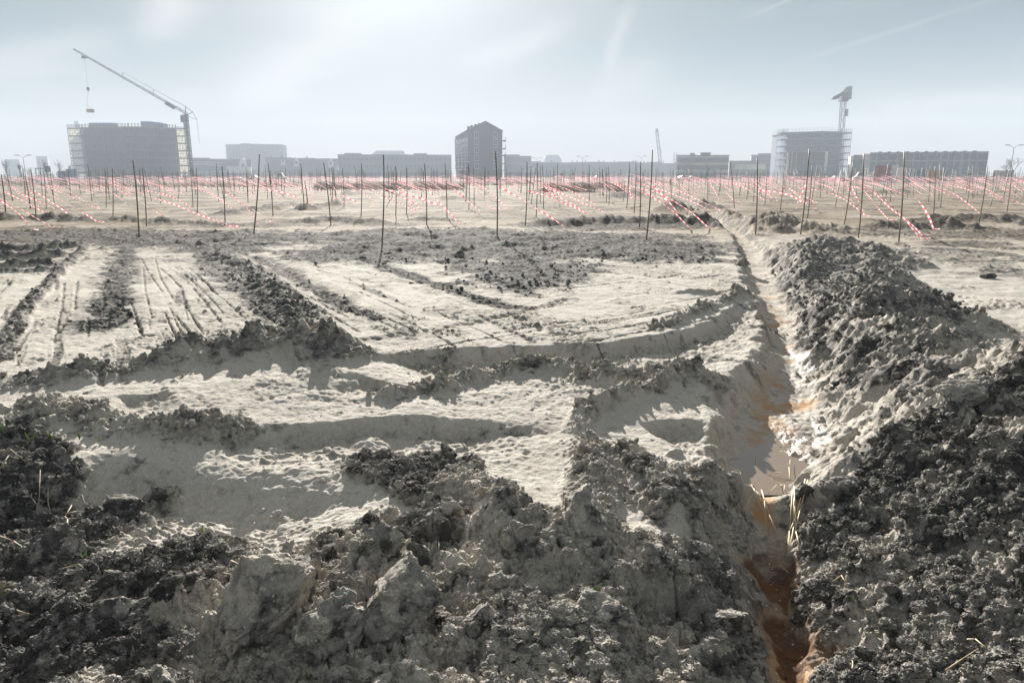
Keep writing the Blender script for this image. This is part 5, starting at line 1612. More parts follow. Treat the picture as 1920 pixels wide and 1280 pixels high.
for a in ((1209, 292, 250, 'small bird flying above the faint terrace houses'), (1240, 286, 260, 'small bird flying beside the distant lattice boom')):
    bird(*a)

# dry weeds in the field
def weeds():
    rng = np.random.default_rng(12)
    P = []
    for (u0, u1, v0, v1, n) in ((590, 870, 341, 357, 3600), (150, 560, 338, 352, 3600), (1020, 1170, 344, 361, 2800), (870, 1020, 338, 348, 1200), (-30, 150, 338, 350, 1200), (1180, 1260, 338, 344, 500), (1800, 1960, 334, 345, 900)):
        u = rng.uniform(u0, u1, n); v = rng.uniform(v0, v1, n)
        for a, b in zip(u, v): P.append(at(a, b)[:2])
    P = np.array(P)
    cl = fbm(P[:, 0], P[:, 1], 6.0, 3, 8)
    P = P[cl > -.12]
    n = len(P); z = terrain(P[:, 0], P[:, 1], np.full(n, .2))[0]
    V = []
    k = 5
    B = np.repeat(np.column_stack([P, z]), k, 0); m_ = len(B)
    B[:, :2] += rng.normal(0, .22, (m_, 2))
    h = rng.uniform(.12, .55, m_); a = rng.uniform(0, 6.28, m_); ln = rng.uniform(.05, .5, m_) * h; w = rng.uniform(.006, .02, m_)
    T = B + np.column_stack([np.cos(a) * ln, np.sin(a) * ln, h])
    s = np.column_stack([w, w * 0, w * 0])
    V = np.concatenate([B - s, B + s, T]); i = np.arange(m_)
    me = np_mesh('dry_weeds', V, np.stack([i, i + m_, i + 2 * m_], 1), smooth=False); me.materials.append(M['weed'])
    tag(link('dry_weeds', me), kind='stuff')
weeds()
# ------------------------------------------------------------------ cane stakes with red and white tape
def tape_material():
    m, t, b = new_mat("barrier_tape")
    N, Lk = t.nodes.new, t.links.new
    o_ = next(n for n in t.nodes if n.type == 'OUTPUT_MATERIAL')
    a = N('ShaderNodeAttribute'); a.attribute_name = 'along'
    f1 = N('ShaderNodeMath'); f1.operation = 'FRACT'; Lk(a.outputs['Fac'], f1.inputs[0])
    g = N('ShaderNodeMath'); g.operation = 'GREATER_THAN'; Lk(f1.outputs[0], g.inputs[0]); g.inputs[1].default_value = .5
    c = N('ShaderNodeMix'); c.data_type = 'RGBA'; Lk(g.outputs[0], c.inputs[0]); c.inputs[6].default_value = (.72, .70, .69, 1); c.inputs[7].default_value = (.74, .13, .16, 1)
    Lk(c.outputs[2], b.inputs['Base Color']); b.inputs['Roughness'].default_value = .6; b.inputs['Specular IOR Level'].default_value = .2
    tr = N('ShaderNodeBsdfTranslucent'); Lk(c.outputs[2], tr.inputs[0])
    mx = N('ShaderNodeMixShader'); mx.inputs[0].default_value = .4; Lk(b.outputs[0], mx.inputs[1]); Lk(tr.outputs[0], mx.inputs[2]); Lk(mx.outputs[0], o_.inputs[0])
    return m
TAPE = tape_material()
def cane_material():
    m, t, b = new_mat("bamboo_cane")
    N, Lk = t.nodes.new, t.links.new
    tcn = N('ShaderNodeTexCoord'); n = N('ShaderNodeTexNoise'); Lk(tcn.outputs['Object'], n.inputs['Vector']); n.inputs['Scale'].default_value = 7; n.inputs['Detail'].default_value = 4
    r = N('ShaderNodeValToRGB'); r.color_ramp.elements[0].color = (.07, .05, .03, 1); r.color_ramp.elements[1].color = (.24, .17, .095, 1); r.color_ramp.elements[0].position = .3; r.color_ramp.elements[1].position = .75
    Lk(n.outputs['Fac'], r.inputs[0]); Lk(r.outputs[0], b.inputs['Base Color']); b.inputs['Roughness'].default_value = .5
    return m
CANE = cane_material()

def cane_geo(H, r, lean, n=7, nodes=True):
    """V, F of a cane of height H with slight bow and swollen joints"""
    ring = []
    zs = [-.25, 0]
    k = max(3, int(H / .32)) if nodes else 1
    for i in range(1, k + 1):
        z = H * i / k
        if nodes and i < k: zs += [z - .02, z, z + .02]
        else: zs.append(z)
    V, Fq = [], []
    for i, z in enumerate(zs):
        f = max(0, z) / H
        sw = 1.22 if nodes and 2 < i < len(zs) - 1 and (i - 2) % 3 == 1 else 1.0
        rr = r * (1.08 - .35 * f) * sw
        bx, by = lean[0] * f + .012 * math.sin(f * 3.1) * H, lean[1] * f
        for q in range(n):
            a = 2 * math.pi * q / n
            V.append((bx + rr * math.cos(a), by + rr * math.sin(a), z))
    m = len(zs)
    for i in range(m - 1):
        for q in range(n):
            j = (q + 1) % n
            Fq.append((i * n + q, i * n + j, (i + 1) * n + j, (i + 1) * n + q))
    V.append((lean[0] + 0, lean[1], H + r * .2)); top = len(V) - 1
    Fq += [((m - 1) * n + q, (m - 1) * n + (q + 1) % n, top, top) for q in range(n)]
    return np.array(V), [tuple(dict.fromkeys(f)) for f in Fq]

def tape_geo(start, end, width, rng, seg=26, sag=.25, flutter=.10, tail=.0, z_ground=None):
    """ribbon from start to end (3-vectors): hangs, twists and flutters; tail metres of it lie on the ground"""
    s, e = np.array(start, float), np.array(end, float)
    d = e - s; L = np.linalg.norm(d)
    hd = np.array([d[0], d[1], 0]); hd /= max(1e-6, np.linalg.norm(hd)); nrm = np.array([-hd[1], hd[0], 0])
    ph, ph2, tw = rng.uniform(0, 6.28), rng.uniform(0, 6.28), rng.uniform(2.0, 5.0)
    pts = []
    for i in range(seg + 1):
        t = i / seg
        p = s + d * t
        p[2] += sag * L * .5 * (4 * t * (1 - t)) * (1 - t * .3)
        p += nrm * flutter * L * .3 * t * math.sin(ph + 7 * t) 
        p[2] += flutter * L * .12 * t * (1 - t * .7) * math.sin(ph2 + 13 * t)
        pts.append(p)
    if tail > 0:
        a = rng.uniform(-.5, .5)
        td = np.array([hd[0] * math.cos(a) - hd[1] * math.sin(a), hd[0] * math.sin(a) + hd[1] * math.cos(a), 0])
        for i in range(1, 9):
            p = pts[seg] + td * tail * i / 8 + nrm * .06 * math.sin(i * 1.7 + ph)
            pts.append(p)
    if z_ground is not None:
        for p in pts: p[2] = max(p[2], z_ground + .02)
    pts = np.array(pts)
    n = len(pts)
    along = np.concatenate([[0], np.cumsum(np.linalg.norm(np.diff(pts, axis=0), axis=1))])
    V, A = [], []
    for i in range(n):
        tg = pts[min(n - 1, i + 1)] - pts[max(0, i - 1)]; tg /= max(1e-6, np.linalg.norm(tg))
        up = np.array([0, 0, 1.0]) - tg * tg[2]; up /= max(1e-6, np.linalg.norm(up)); sd = np.cross(tg, up)
        an = .5 * math.sin(ph + tw * along[i]) + .9 * math.sin(ph2 + .8 * along[i]) + .4
        w = (math.cos(an) * up + math.sin(an) * sd) * width * .5 * (.75 + .25 * math.cos(ph + 5 * along[i]))
        if i == 0: w = w * .35
        V += [pts[i] - w, pts[i] + w]; A += [along[i] / .17] * 2
    Fq = [(2 * i, 2 * i + 2, 2 * i + 3, 2 * i + 1) for i in range(n - 1)]
    return np.array(V), Fq, np.array(A)

def py_mesh(name, V, Fq, mat, along=None, smooth=True):
    me = bpy.data.meshes.new(name); me.from_pydata([tuple(map(float, v)) for v in V], [], Fq)
    if smooth: me.polygons.foreach_set('use_smooth', [True] * len(me.polygons))
    if along is not None:
        a = me.attributes.new('along', 'FLOAT', 'POINT'); a.data.foreach_set('value', along.astype(np.float32))
    me.materials.append(mat); me.update(); return me

# nearer stakes, read off the photograph: top u, top v, foot u, foot v, tape end (u, v) on the ground or None, tail m
NEAR = [
    (248, 301, 261, 446, None, 0), (210, 316, 212, 405, (300, 412), .2), (266, 316, 274, 416, (420, 424), .6), (60, 320, 68, 415, (178, 416), .5), (2, 327, 11, 404, (90, 402), 0), (367, 315, 370, 400, (440, 396), 0),
    (357, 319, 362, 391, (425, 380), 0), (417, 312, 422, 421, (513, 420), 0), (485, 290, 476, 440, (560, 372), 0), (81, 321, 87, 392, (170, 388), .3), (95, 325, 102, 385, (150, 372), 0), (13, 329, 24, 377, (56, 388), 0),
    (197, 324, 199, 390, (245, 390), 0), (48, 330, 57, 390, (52, 405), 0), (295, 321, 301, 382, (330, 370), 0), (331, 324, 335, 372, (352, 366), 0), (503, 307, 512, 405, (548, 390), 0), (607, 305, 620, 415, (670, 380), 0),
    (571, 339, 577, 385, (587, 464), .25), (624, 326, 622, 380, (648, 398), 0), (642, 315, 645, 385, (702, 378), 0), (677, 307, 677, 406, (780, 400), 0), (719, 290, 717, 445, (822, 384), 0), (742, 312, 742, 405, (780, 400), 0),
    (762, 315, 762, 400, (800, 385), 0), (796, 307, 800, 422, (862, 436), .3), (834, 307, 838, 409, (890, 390), 0), (790, 315, 790, 375, (842, 366), 0), (526, 317, 529, 367, (560, 372), 0), (470, 319, 474, 365, (500, 362), 0),
    (517, 329, 519, 365, None, 0), (929, 284, 932, 444, (1090, 446), .3), (988, 304, 985, 420, (1103, 402), 0), (1007, 306, 1005, 409, (1132, 398), 0), (1017, 310, 1019, 392, (1060, 378), 0), (1013, 312, 1013, 382, (1055, 372), 0),
    (879, 308, 879, 394, (950, 408), .4), (887, 312, 889, 382, (930, 368), 0), (908, 312, 908, 372, (940, 366), 0), (1180, 304, 1175, 391, (1196, 376), 0), (1192, 301, 1189, 400, (1335, 448), .3), (1200, 303, 1199, 427, (1330, 428), 0),
    (1224, 281, 1212, 450, (1270, 398), 0), (1141, 312, 1142, 385, (1190, 372), 0), (1131, 329, 1130, 367, (1150, 360), 0), (1137, 314, 1137, 380, (1180, 370), 0), (1124, 314, 1125, 372, (1160, 366), 0), (1256, 312, 1256, 365, (1290, 362), 0),
    (1325, 304, 1327, 380, (1350, 386), .3), (1368, 301, 1377, 391, (1430, 374), .4), (1420, 296, 1418, 421, (1508, 380), 0), (1519, 279, 1501, 440, (1530, 390), 0), (1439, 315, 1434, 384, (1465, 378), 0), (1522, 311, 1514, 409, (1612, 394), 0),
    (1470, 317, 1463, 395, (1525, 392), .4), (1405, 316, 1400, 375, (1440, 370), 0), (1415, 319, 1413, 379, (1448, 374), 0), (1272, 307, 1270, 366, (1310, 362), 0), (1274, 327, 1274, 367, (1284, 372), 0), (1598, 304, 1583, 422, (1660, 412), .3),
    (1619, 287, 1610, 442, (1725, 440), .3), (1341, 314, 1340, 362, (1370, 360), 0), (1696, 284, 1685, 455, (1752, 430), .2), (1754, 312, 1750, 409, (1838, 402), 0), (1850, 312, 1835, 421, (1920, 384), 0), (1897, 312, 1888, 397, (1960, 376), 0),
    (1744, 311, 1741, 380, (1752, 376), 0), (1820, 317, 1814, 380, (1890, 384), 0), (1584, 317, 1580, 377, (1605, 384), 0), (1550, 319, 1551, 365, (1575, 362), 0), (1663, 340, 1661, 370, (1684, 372), 0), (1672, 321, 1669, 379, (1685, 378), 0),
    (1704, 322, 1701, 372, (1750, 394), 0), (1789, 320, 1786, 352, (1810, 352), 0), (-22, 318, -20, 430, (100, 446), .3), (1640, 318, 1636, 372, (1690, 374), 0), (1715, 318, 1712, 366, (1748, 368), 0),
]
LANDMARK = [(-99, 104, 'the faint towers at left'), (104, 158, 'the yellow scaffold bay'), (158, 245, 'the left half of scaffolded block'), (245, 330, 'the right half of scaffolded block'), (330, 415, 'the crane foot'), (415, 525, 'the bent apartment block'),
            (525, 632, 'the hazy terraces'), (632, 740, 'the left half of the long block'), (740, 848, 'the right half of the long block'), (848, 945, 'the gabled tower'), (945, 1020, 'the flat blocks beside the tower'), (1020, 1130, 'the chamfered far block'),
            (1130, 1215, 'the middle terrace houses'), (1215, 1268, 'the distant lattice boom'), (1268, 1370, 'the two box roof block'), (1370, 1440, 'the white hoarding'), (1440, 1500, 'the pale roofed hall'), (1500, 1570, 'the tower crane'), (1570, 1632, 'the school wing'),
            (1632, 1700, 'the red container'), (1700, 1765, 'the pale lamp'), (1765, 1856, 'the right end of the school'), (1856, 2600, 'the spreading tree')]
def landmark(u):
    for a, b, n in LANDMARK:
        if a <= u < b: return n
    return LANDMARK[0][2] if u < 0 else LANDMARK[-1][2]
RANK = ['first', 'second', 'third', 'fourth', 'fifth', 'sixth', 'seventh', 'eighth', 'ninth', 'tenth', 'eleventh', 'twelfth']

def stakes():
    rng = np.random.default_rng(21)
    items = []
    for (tu, tv, fu, fv, end, tail) in NEAR:
        bx, by, _ = at(fu, fv)
        z = zt(bx, by)
        # refine the foot on the real ground, then the height from the top pixel
        for _ in range(3):
            bx, by, _ = at(fu, fv, z); z = zt(bx, by)
        q = at_depth(tu, tv, by)
        H = min(3.0, max(.8, q[2] - z)); lean = (q[0] - bx, rng.uniform(-.06, .06))
        items.append(dict(x=bx, y=by, z=z, H=H, lean=lean, end=end, tail=tail, near=True, fu=fu, fv=fv, thick=tv > 325 and fv > 366))
    # the grid of stakes further off
    pos = []
    sp_ = 3.9
    a0 = math.radians(9)
    for i in range(-70, 71):
        for j in range(-14, 74):
            gx, gy = i * sp_, j * sp_
            x = gx * math.cos(a0) - gy * math.sin(a0) + rng.normal(0, .6); y = gx * math.sin(a0) + gy * math.cos(a0) + rng.normal(0, .7)
            if y < 30: continue
            u, v = to_px(x, y, 0)
            if not (-40 < u < 1960): continue
            d = math.hypot(x, y)
            if d > 215: continue
            if any((x - it['x']) ** 2 + (y - it['y']) ** 2 < 9 for it in items if it['near']): continue
            if d < 42 and rng.random() < .5: continue
            if d > 90 and rng.random() < .3: continue
            pos.append((d, x, y, u, v))
    pos.sort()
    nmid = 300 - len(items)
    for k, (d, x, y, u, v) in enumerate(pos[:nmid]):
        H = rng.uniform(1.9, 2.4) if rng.random() > .08 else rng.uniform(1.2, 1.6)
        items.append(dict(x=x, y=y, z=zt(x, y), H=H, lean=(rng.normal(0, .12), rng.normal(0, .08)), end=None, tail=0, near=False, fu=u, fv=v, thick=False))
    # shared tapes for the far ones
    def tape_for(it, seg, width=.047):
        h = it['H'] * rng.uniform(.52, .64)
        s = (it['lean'][0] * h / it['H'], it['lean'][1] * h / it['H'], h)
        if it['end'] is not None:
            e = at(it['end'][0], it['end'][1], it['z'] + .02)
            ze = .02
            # some ends still fly above the ground: keep the horizontal reach believable
            e = np.array([e[0] - it['x'], e[1] - it['y'], ze])
            L = math.hypot(e[0], e[1])
            if L > 4.2 or abs(e[1]) > 3.0:
                q = at_depth(it['end'][0], it['end'][1], it['y'] + rng.uniform(-.6, .4))
                e = np.array([q[0] - it['x'], q[1] - it['y'], max(.05, q[2] - it['z'])])
            return tape_geo(s, e, width, rng, seg, rng.uniform(.02, .22), .10, it['tail'], 0.0)
        a, L = rng.normal(-.12, .28), rng.uniform(1.9, 4.0)
        zend = rng.uniform(.02, .5) if rng.random() < .75 else rng.uniform(.5, 1.1)
        e = (s[0] + math.cos(a) * L, s[1] + math.sin(a) * L, zend)
        return tape_geo(s, e, width, rng, seg, rng.uniform(.0, .25), .12, rng.uniform(0, .5) if zend < .2 else 0, 0.0)
    protos = []
    for k in range(22):
        it = dict(H=2.15, lean=(0, 0), end=None, tail=0, z=0, x=0, y=0)
        V, Fq, A = tape_for(it, 18, .046)
        tm = py_mesh('tape', V, Fq, TAPE, A)
        Vc, Fc = cane_geo(2.15, .022, (rng.normal(0, .08), 0), 5, False)
        protos.append((py_mesh('cane', Vc, Fc, CANE), tm))
    # labels: nearer ones told apart one by one
    near = [it for it in items if it['near']]
    by = {}
    for it in near: by.setdefault(landmark(it['fu']), []).append(it)
    for nm, l in by.items():
        l.sort(key=lambda i: i['fu'])
        for k, it in enumerate(l):
            size = 'short' if it['H'] < 1.5 else 'tall'
            if it['lean'][0] < -.14: ln = ' left-leaning'
            elif it['lean'][0] > .14: ln = ' right-leaning'
            else: ln = ''
            tp = 'no tape' if it['end'] is None else 'tape trailing' if it['tail'] > .25 else 'tape flying'
            pos_ = 'only near one' if len(l) == 1 else RANK[k] + ' from left'
            it['label'] = '%s near%s cane, %s, %s before %s' % (size, ln, tp, pos_, nm.replace('half of the long', 'half of long'))
    far_groups = {}
    for it in items:
        r = empty('marker_stake', (it['x'], it['y'], it['z']))
        if it['near']:
            Vc, Fc = cane_geo(it['H'], .030 if it['thick'] else .0185, it['lean'])
            link('cane', py_mesh('cane', Vc, Fc, CANE), r)
            if it['end'] is not None:
                V, Fq, A = tape_for(it, 34)
                link('tape', py_mesh('tape', V, Fq, TAPE, A), r)
                if rng.random() < .7:
                    e0 = it['end']; it['end'] = (e0[0] + rng.uniform(-45, 30), e0[1] + rng.uniform(-14, 8))
                    V, Fq, A = tape_for(it, 34); it['end'] = e0
                    link('tape', py_mesh('tape', V, Fq, TAPE, A), r)
            elif it['fu'] == 519:
                o = bpy.data.objects.new('knot', py_mesh('knot', *cane_geo(.12, .06, (0, 0), 6, False), TAPE, None)); COL.objects.link(o); o.parent = r; o.location = (0, 0, it['H'] - .05)
            tag(r, it['label'], 'stake', 'nearer cane stakes in the field')
        else:
            c, t_ = protos[rng.integers(len(protos))]
            s = it['H'] / 2.15
            link('cane', c, r); link('tape', t_, r)
            if rng.random() < .35: link('tape', protos[rng.integers(len(protos))][1], r)
            r.scale = (1, 1, s); r.rotation_euler = (it['lean'][1] * .4, it['lean'][0] * .4, rng.normal(0, .25))
            d = math.hypot(it['x'], it['y'])
            tier = 'mid distance' if d < 60 else 'far'
            nm = landmark(it['fu']).replace('half of the ', 'half of ')
            tag(r, '%s cane with blown tape among those before %s' % (tier, nm), 'stake', '%s stakes before %s' % (tier, nm))
    # everything beyond reads as one mass
    V, Fc, A, off = [], [], [], 0
    Vt, Ft, At, offt = [], [], [], 0
    for (d, x, y, u, v) in pos[nmid:]:
        H = rng.uniform(1.8, 2.4); lx, ly = rng.normal(0, .1), rng.normal(0, .08); r_ = .022
        z = zt(x, y) if d < 140 else 0.0
        b = np.array([(-r_, 0, 0), (r_, 0, 0), (0, r_, 0)])
        V += [tuple(p + (x, y, z - .2)) for p in b] + [tuple(p + (x + lx, y + ly, z + H)) for p in b]
        Fc += [(off, off + 1, off + 4, off + 3), (off + 1, off + 2, off + 5, off + 4), (off + 2, off, off + 3, off + 5)]; off += 6
        it = dict(H=H, lean=(lx, ly), end=None, tail=0, z=z, x=x, y=y)
        tv, tf, ta = tape_for(it, 9, .045)
        Vt.append(tv + np.array([x, y, z])); Ft += [tuple(q + offt for q in f) for f in tf]; At.append(ta); offt += len(tv)
    me = py_mesh('distant_stakes', V, Fc, CANE, None, False); tag(link('distant_stakes', me), kind='stuff')
    me = py_mesh('distant_tapes', np.concatenate(Vt), Ft, TAPE, np.concatenate(At)); tag(link('distant_tapes', me), kind='stuff')
    print('stakes', len(items), 'beyond', len(pos) - nmid)
stakes()
# ------------------------------------------------------------------ big clods, reed stalks, roots, seedlings
def ground_hit(u, v):
    z = -.2
    for _ in range(6):
        p = at(u, v, z); z = zt(p[0], p[1])
    return p[0], p[1], z

CLOD_N = [0]
def earth_clod(u, v, size, label, soil=.62, yaw=0.0, tilt=(0, 0), sink=.25, seed=1, cuts=9, crack=.1):
    """one large broken lump: u, v is its foot in the photo; size = (x, y, z) half extents in metres"""
    rng = np.random.default_rng(seed * 13 + 5)
    U, Fc = ico(5)
    P = np.sign(U) * np.abs(U) ** .8
    for _ in range(cuts):
        n = rng.normal(size=3); n /= np.linalg.norm(n); c = rng.uniform(.5, .8)
        P = P - np.outer(np.maximum(0, P @ n - c) * .9, n)
    off = U + seed * 5.3
    P = P * (1 + .22 * noise3(off, .9, seed, 3)[:, None] + .10 * noise3(off, .32, seed + 3, 4, .6)[:, None] + .035 * noise3(off, .08, seed + 8, 2, .6)[:, None])
    cr = np.abs(noise3(off + .2 * noise3(off, .5, seed + 20)[:, None], .62, seed + 11, 2, .5))
    P = P * (1 - crack * (1 - sstep(0, .09, cr)))[:, None]
    P = P * np.array(size)
    cx, sx, cy, sy, cz, sz = math.cos(tilt[0]), math.sin(tilt[0]), math.cos(tilt[1]), math.sin(tilt[1]), math.cos(yaw), math.sin(yaw)
    Rx = np.array([[1, 0, 0], [0, cx, -sx], [0, sx, cx]]); Ry = np.array([[cy, 0, sy], [0, 1, 0], [-sy, 0, cy]]); Rz = np.array([[cz, -sz, 0], [sz, cz, 0], [0, 0, 1]])
    P = P @ (Rz @ Ry @ Rx).T
    x, y, z = ground_hit(u, v)
    # dry sand dust stays on the flat top of some clods
    s = np.full(len(P), soil) + .18 * noise3(P + seed, .12, seed + 31, 3)
    me = np_mesh("earth_clod", P, Fc, {'soil': np.clip(s, 0, 1), 'rust': s * 0, 'damp': s * 0}); me.materials.append(SOIL)
    o = link("earth_clod", me); o.location = (x, y + size[1] * .5, z + size[2] * (1 - 2 * sink))
    tag(o, label, 'earth clod', 'large broken clods in the foreground')
earth_clod(485, 1225, (.19, .27, .20), 'big cracked grey clod with a slanting left side at the bottom left of centre', .40, -.55, (.3, .2), .22, 1, 9, .10)
earth_clod(560, 1110, (.05, .14, .10), 'narrow sharp clod slab rising behind the big cracked one', .5, -.3, (.2, -.3), .2, 2)
earth_clod(748, 1195, (.21, .20, .18), 'large blocky clod with a flat pale top at bottom centre', .42, .2, (0, .05), .2, 3, 12, .09)
earth_clod(622, 1225, (.11, .16, .15), 'leaning pale faced clod wedged between the two biggest clods', .45, -.6, (.35, .25), .25, 4)
earth_clod(715, 1040, (.14, .09, .085), 'dark ridged clod lying above the blocky pale topped clod', .62, .2, (-.2, .2), .25, 5)
earth_clod(785, 1068, (.11, .08, .09), 'dark pointed clod right above the blocky pale topped clod', .6, .1, (-.3, 0), .25, 6)
earth_clod(1095, 975, (.10, .27, .13), 'long pale ridge clod running away from the camera right of centre', .36, .12, (.12, .15), .3, 7, 8, .05)
earth_clod(848, 968, (.075, .05, .06), 'smooth pale sand lump in the dark crumbs', .18, 0, (0, 0), .28, 8, 5, .02)
earth_clod(965, 1010, (.12, .08, .10), 'jagged upright sandy clod at the centre of the foreground', .42, .3, (-.2, .3), .3, 9)
earth_clod(900, 1195, (.09, .08, .09), 'rounded grey clod right of the blocky pale topped clod', .55, .5, (0, .2), .25, 10)
earth_clod(1140, 1180, (.13, .12, .09), 'broad cracked clay clod left of the lower ditch', .42, .4, (.1, -.1), .3, 11, 9, .12)
earth_clod(1230, 1120, (.10, .10, .07), 'flat cracked clay clod highest on the left bank of the lower ditch', .42, -.3, (.1, .3), .3, 12, 9, .12)
earth_clod(1590, 940, (.15, .10, .075), 'dark overhanging clod with a dusty top on the right of the ditch', .66, -.1, (.15, -.1), .2, 13)
earth_clod(1508, 962, (.08, .06, .06), 'small dark clod lying in the ditch beside the straw', .72, .3, (0, 0), .25, 14)
earth_clod(1840, 745, (.22, .14, .13), 'large crumbling clod with a black front high on the right bank', .5, -.1, (0, -.1), .3, 15)
earth_clod(300, 945, (.10, .07, .06), 'dark clod pair member, lying on grey sand at left', .72, .2, (0, 0), .25, 16)
earth_clod(232, 960, (.12, .08, .075), 'wide dark clod at the edge of the grey sand slope at left', .7, -.2, (0, 0), .25, 17)
earth_clod(185, 1180, (.15, .12, .10), 'mossy dark clod near the lower left corner', .66, .4, (0, 0), .3, 18)
earth_clod(90, 1060, (.14, .12, .11), 'large dark clod at the left edge below the roots', .68, .1, (.1, 0), .3, 19)
earth_clod(1370, 1190, (.10, .09, .08), 'dark crumbly clod at the foot of the left ditch bank', .66, .1, (0, 0), .3, 20)
earth_clod(1393, 505, (.14, .16, .17), 'pointed grey clod on the left lip of the upper ditch', .42, .2, (0, 0), .3, 21, 8, .03)
earth_clod(1855, 522, (.11, .09, .07), 'lone dark clod on the bare sand right of the spoil heaps', .8, 0, (0, 0), .3, 22, 8, .03)

STRAW = plain('dry_straw', (.52, .40, .23), .6, .2, 20)
ROOT = plain('dry_root', (.34, .27, .19), .8, .2, 20)
GREEN = plain('seedling_green', (.16, .24, .045), .5, .15, 20)
LEAF = plain('dry_leaf', (.42, .34, .22), .6, .2, 20)
def stalk(pts_px, r, label, name='reed_stalk', cat='reed stalk', group='dry reed stalks by the ditch', mat=None, lift=.03, fork=None):
    P = []
    for k, (u, v) in enumerate(pts_px):
        x, y, z = ground_hit(u, v)
        P.append((x, y, z + lift + .025 * (k % 2)))
    c = P[0]
    o = MB().path([tuple(a - b for a, b in zip(p, c)) for p in P], [r * (1 - .35 * k / max(1, len(P) - 1)) for k in range(len(P))], 6)
    if fork:
        Q = [ground_hit(u, v) for u, v in fork]
        o.path([tuple(a - b for a, b in zip((x, y, z + lift + .02), c)) for x, y, z in Q], [r * .7 - r * .3 * k / max(1, len(Q) - 1) for k in range(len(Q))], 5)
    ob = o.build(name, mat or STRAW, None, True); ob.location = c
    tag(ob, label, cat, group)
REEDS = [([(1484, 958), (1486, 1010), (1478, 1055)], 'upright pale stalk, tallest of the fan in the ditch'), ([(1511, 938), (1498, 985), (1484, 1030)], 'slanting stalk at the top right of the fan'), ([(1484, 970), (1490, 1020), (1500, 1048)], 'stalk bending right at the foot of the fan'),
    ([(1480, 985), (1478, 1020), (1476, 1058)], 'thin stalk at the left of the fan'), ([(1505, 950), (1490, 995), (1470, 1030)], 'stalk crossing behind the fan from the right'), ([(1424, 965), (1440, 995), (1458, 1022)], 'long stalk slanting down the ditch left of the fan'),
    ([(1410, 945), (1430, 980), (1436, 1000)], 'short stalk left of the long slanting one'), ([(1425, 905), (1450, 900), (1490, 897)], 'level stalk across the top of the straw patch'), ([(1432, 912), (1460, 907), (1478, 902)], 'level stalk second below the top of the straw patch'),
    ([(1420, 905), (1412, 925), (1405, 945)], 'steep stalk leaning on the left bank'), ([(1405, 950), (1425, 948), (1440, 955)], 'bent straw under the steep stalk'), ([(1462, 918), (1470, 925), (1468, 935)], 'short orange straw in the middle of the straw patch'),
    ([(1440, 935), (1455, 925), (1462, 915)], 'rising straw left of the short orange one'), ([(1395, 935), (1410, 940), (1420, 930)], 'loose straw on the foot of the left bank'), ([(1480, 915), (1478, 890), (1481, 870)], 'upright twig at the right of the straw patch'),
    ([(1418, 888), (1417, 870), (1416, 862)], 'thin upright twig on the left side above the straw patch'), ([(1370, 912), (1385, 918), (1402, 930)], 'straw lying out on the left bank'), ([(1450, 1072), (1462, 1078), (1478, 1084)], 'short straw lower in the rusty channel'),
    ([(1560, 1105), (1575, 1098), (1592, 1090)], 'lone brown straw on the dark clods right of the channel'), ([(1810, 1212), (1825, 1225), (1850, 1240)], 'pale straw at the lower right of the clods'), ([(1628, 800), (1632, 808), (1636, 818)], 'short pale twig high on the right bank'),
    ([(1595, 1250), (1596, 1262), (1597, 1278)], 'upright pale stem at the bottom edge right of the channel'), ([(1770, 1275), (1800, 1258), (1830, 1245)], 'curved straw at the bottom edge toward the right')]
for i, (pts, lab) in enumerate(REEDS):
    stalk(pts, .0042 if i < 7 else .0028, lab, lift=.05 if i < 6 else .035)
ROOTS = [([(0, 857), (22, 860), (42, 866)], None, 'straight pale root at the left edge, highest of the roots'), ([(0, 888), (20, 880), (38, 868)], None, 'dark root rising below the straight pale root'), ([(45, 914), (58, 926), (62, 940)], [(58, 926), (70, 932), (84, 936)], 'short forked root on the dark left bank'),
    ([(0, 1022), (30, 1038), (75, 1062)], None, 'long thin root slanting down at the left edge'), ([(123, 1020), (130, 995), (124, 982), (138, 970)], [(128, 982), (145, 975), (164, 978)], 'branching pale root on the dark left bank'), ([(435, 1066), (455, 1085), (480, 1106)], None, 'thin straight twig pointing at the big cracked clod'),
    ([(590, 1146), (620, 1160), (640, 1172)], None, 'pale twig lying across the big clods'), ([(30, 1160), (48, 1150), (62, 1143)], None, 'pale twig near the lower left corner'), ([(120, 1082), (150, 1082), (165, 1085)], None, 'thin level straw below the branching root'), ([(95, 945), (93, 960), (96, 972)], None, 'tiny upright twig below the forked root'),
    ([(420, 1090), (445, 1100), (470, 1110)], None, 'small twig lying just left of the big cracked clod')]
for pts, fk, lab in ROOTS:
    stalk(pts, .0040, lab, 'dry_root', 'root', 'dry roots and twigs on the clods', ROOT, .045, fk)

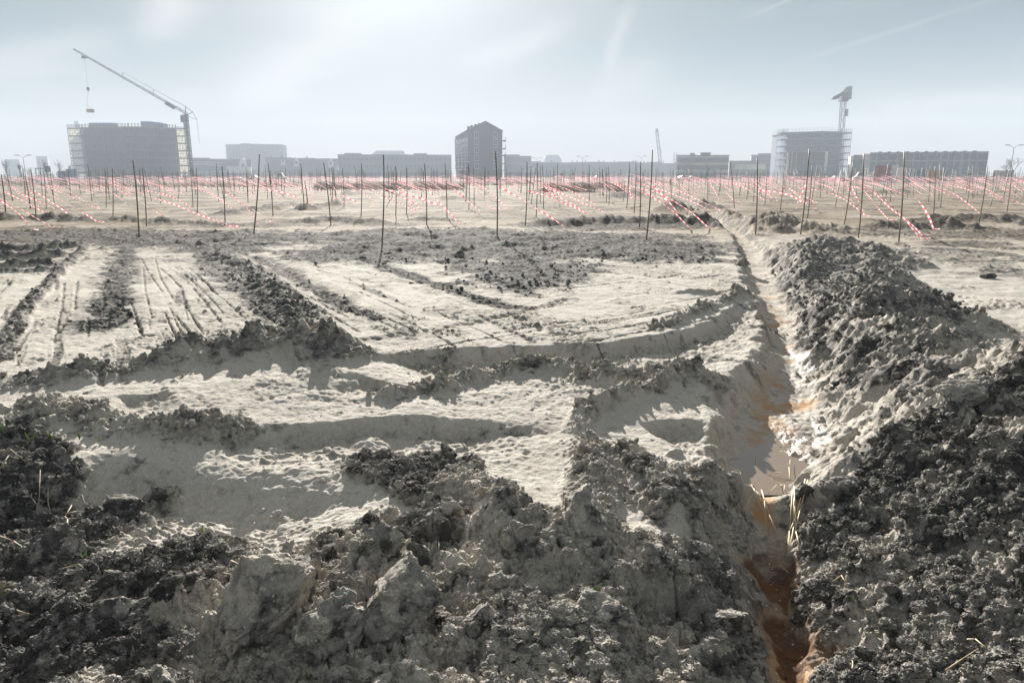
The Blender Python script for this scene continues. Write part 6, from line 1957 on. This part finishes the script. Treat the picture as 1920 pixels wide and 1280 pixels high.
def seedling(u, v, h, label, seed, n=5, mat=None, name='seedling', cat='seedling', wide=.10):
    rng = random.Random(seed)
    x, y, z = ground_hit(u, v)
    b = MB()
    for k in range(n):
        a = rng.uniform(0, 6.28); l = h * rng.uniform(.6, 1.0); q = rng.uniform(.25, .8); w = h * wide
        dx, dy = math.cos(a), math.sin(a); px, py = -dy * w, dx * w
        o = len(b.v)
        b.v += [(0, 0, 0), (dx * l * q * .5 + px, dy * l * q * .5 + py, l * .55), (dx * l * q, dy * l * q, l), (dx * l * q * .5 - px, dy * l * q * .5 - py, l * .5)]
        b.f += [(o, o + 1, o + 2, o + 3)]
    ob = b.build(name, mat or GREEN); ob.location = (x, y, z + .01)
    tag(ob, label, cat, 'green seedlings on the soil')
for i, (u, v, h, lab) in enumerate([(380, 1003, .05, 'pair of green blades on the pale sand left of centre'), (373, 1052, .04, 'small green blade on the dark clods below the pair of blades'), (1118, 1115, .05, 'bright green seedling on the cracked clay right of centre'), (1000, 1270, .04, 'green seedling at the bottom centre edge'),
        (52, 988, .06, 'green tuft among the clods near the left edge'), (58, 832, .10, 'yellow green tuft at the top of the left bank'), (98, 830, .08, 'small green tuft right of the yellow green one on the left bank'), (150, 828, .07, 'thin green blades between the left bank and the sandy ridge'), (186, 832, .05, 'last green blades on the sandy crest at left'),
        (580, 1278, .06, 'green blade at the bottom edge below the clods'), (1598, 1140, .035, 'tiny green seedling on the dark clods right of the channel'), (1910, 1100, .05, 'green seedling at the right edge'), (160, 1052, .05, 'orange green shoot on the clods at left'), (2, 815, .08, 'green tuft at the very left edge of the sand')]):
    seedling(u, v, h, lab, i)
seedling(4, 1120, .22, 'long dry grey leaf standing at the left edge', 77, 1, LEAF, 'dry_leaf', 'leaf', .12)
seedling(22, 1125, .10, 'curled brown leaf lying beside the long dry leaf', 78, 1, LEAF, 'dry_leaf', 'leaf', .2)
# ------------------------------------------------------------------ haze
def build_haze():
    x0, x1, y0, y1, z0, z1 = -700, 700, -60, 1000, -1.8, 70
    V = np.array([(x0, y0, z0), (x1, y0, z0), (x1, y1, z0), (x0, y1, z0), (x0, y0, z1), (x1, y0, z1), (x1, y1, z1), (x0, y1, z1)], float)
    Fq = np.array([(0, 3, 2, 1), (4, 5, 6, 7), (0, 1, 5, 4), (1, 2, 6, 5), (2, 3, 7, 6), (3, 0, 4, 7)])
    me = np_mesh("haze", V, Fq, smooth=False)
    m = bpy.data.materials.new("haze_air"); m.use_nodes = True
    t = m.node_tree
    for n in list(t.nodes): t.nodes.remove(n)
    o_ = t.nodes.new('ShaderNodeOutputMaterial')
    v = t.nodes.new('ShaderNodeVolumePrincipled')
    v.inputs['Color'].default_value = (.76, .86, .97, 1)
    v.inputs['Density'].default_value = HAZE_D
    v.inputs['Anisotropy'].default_value = .0
    t.links.new(v.outputs[0], o_.inputs['Volume'])
    me.materials.append(m)
    o = link("haze", me)
    tag(o, kind='stuff')
HAZE_D = 0.00125
build_haze()
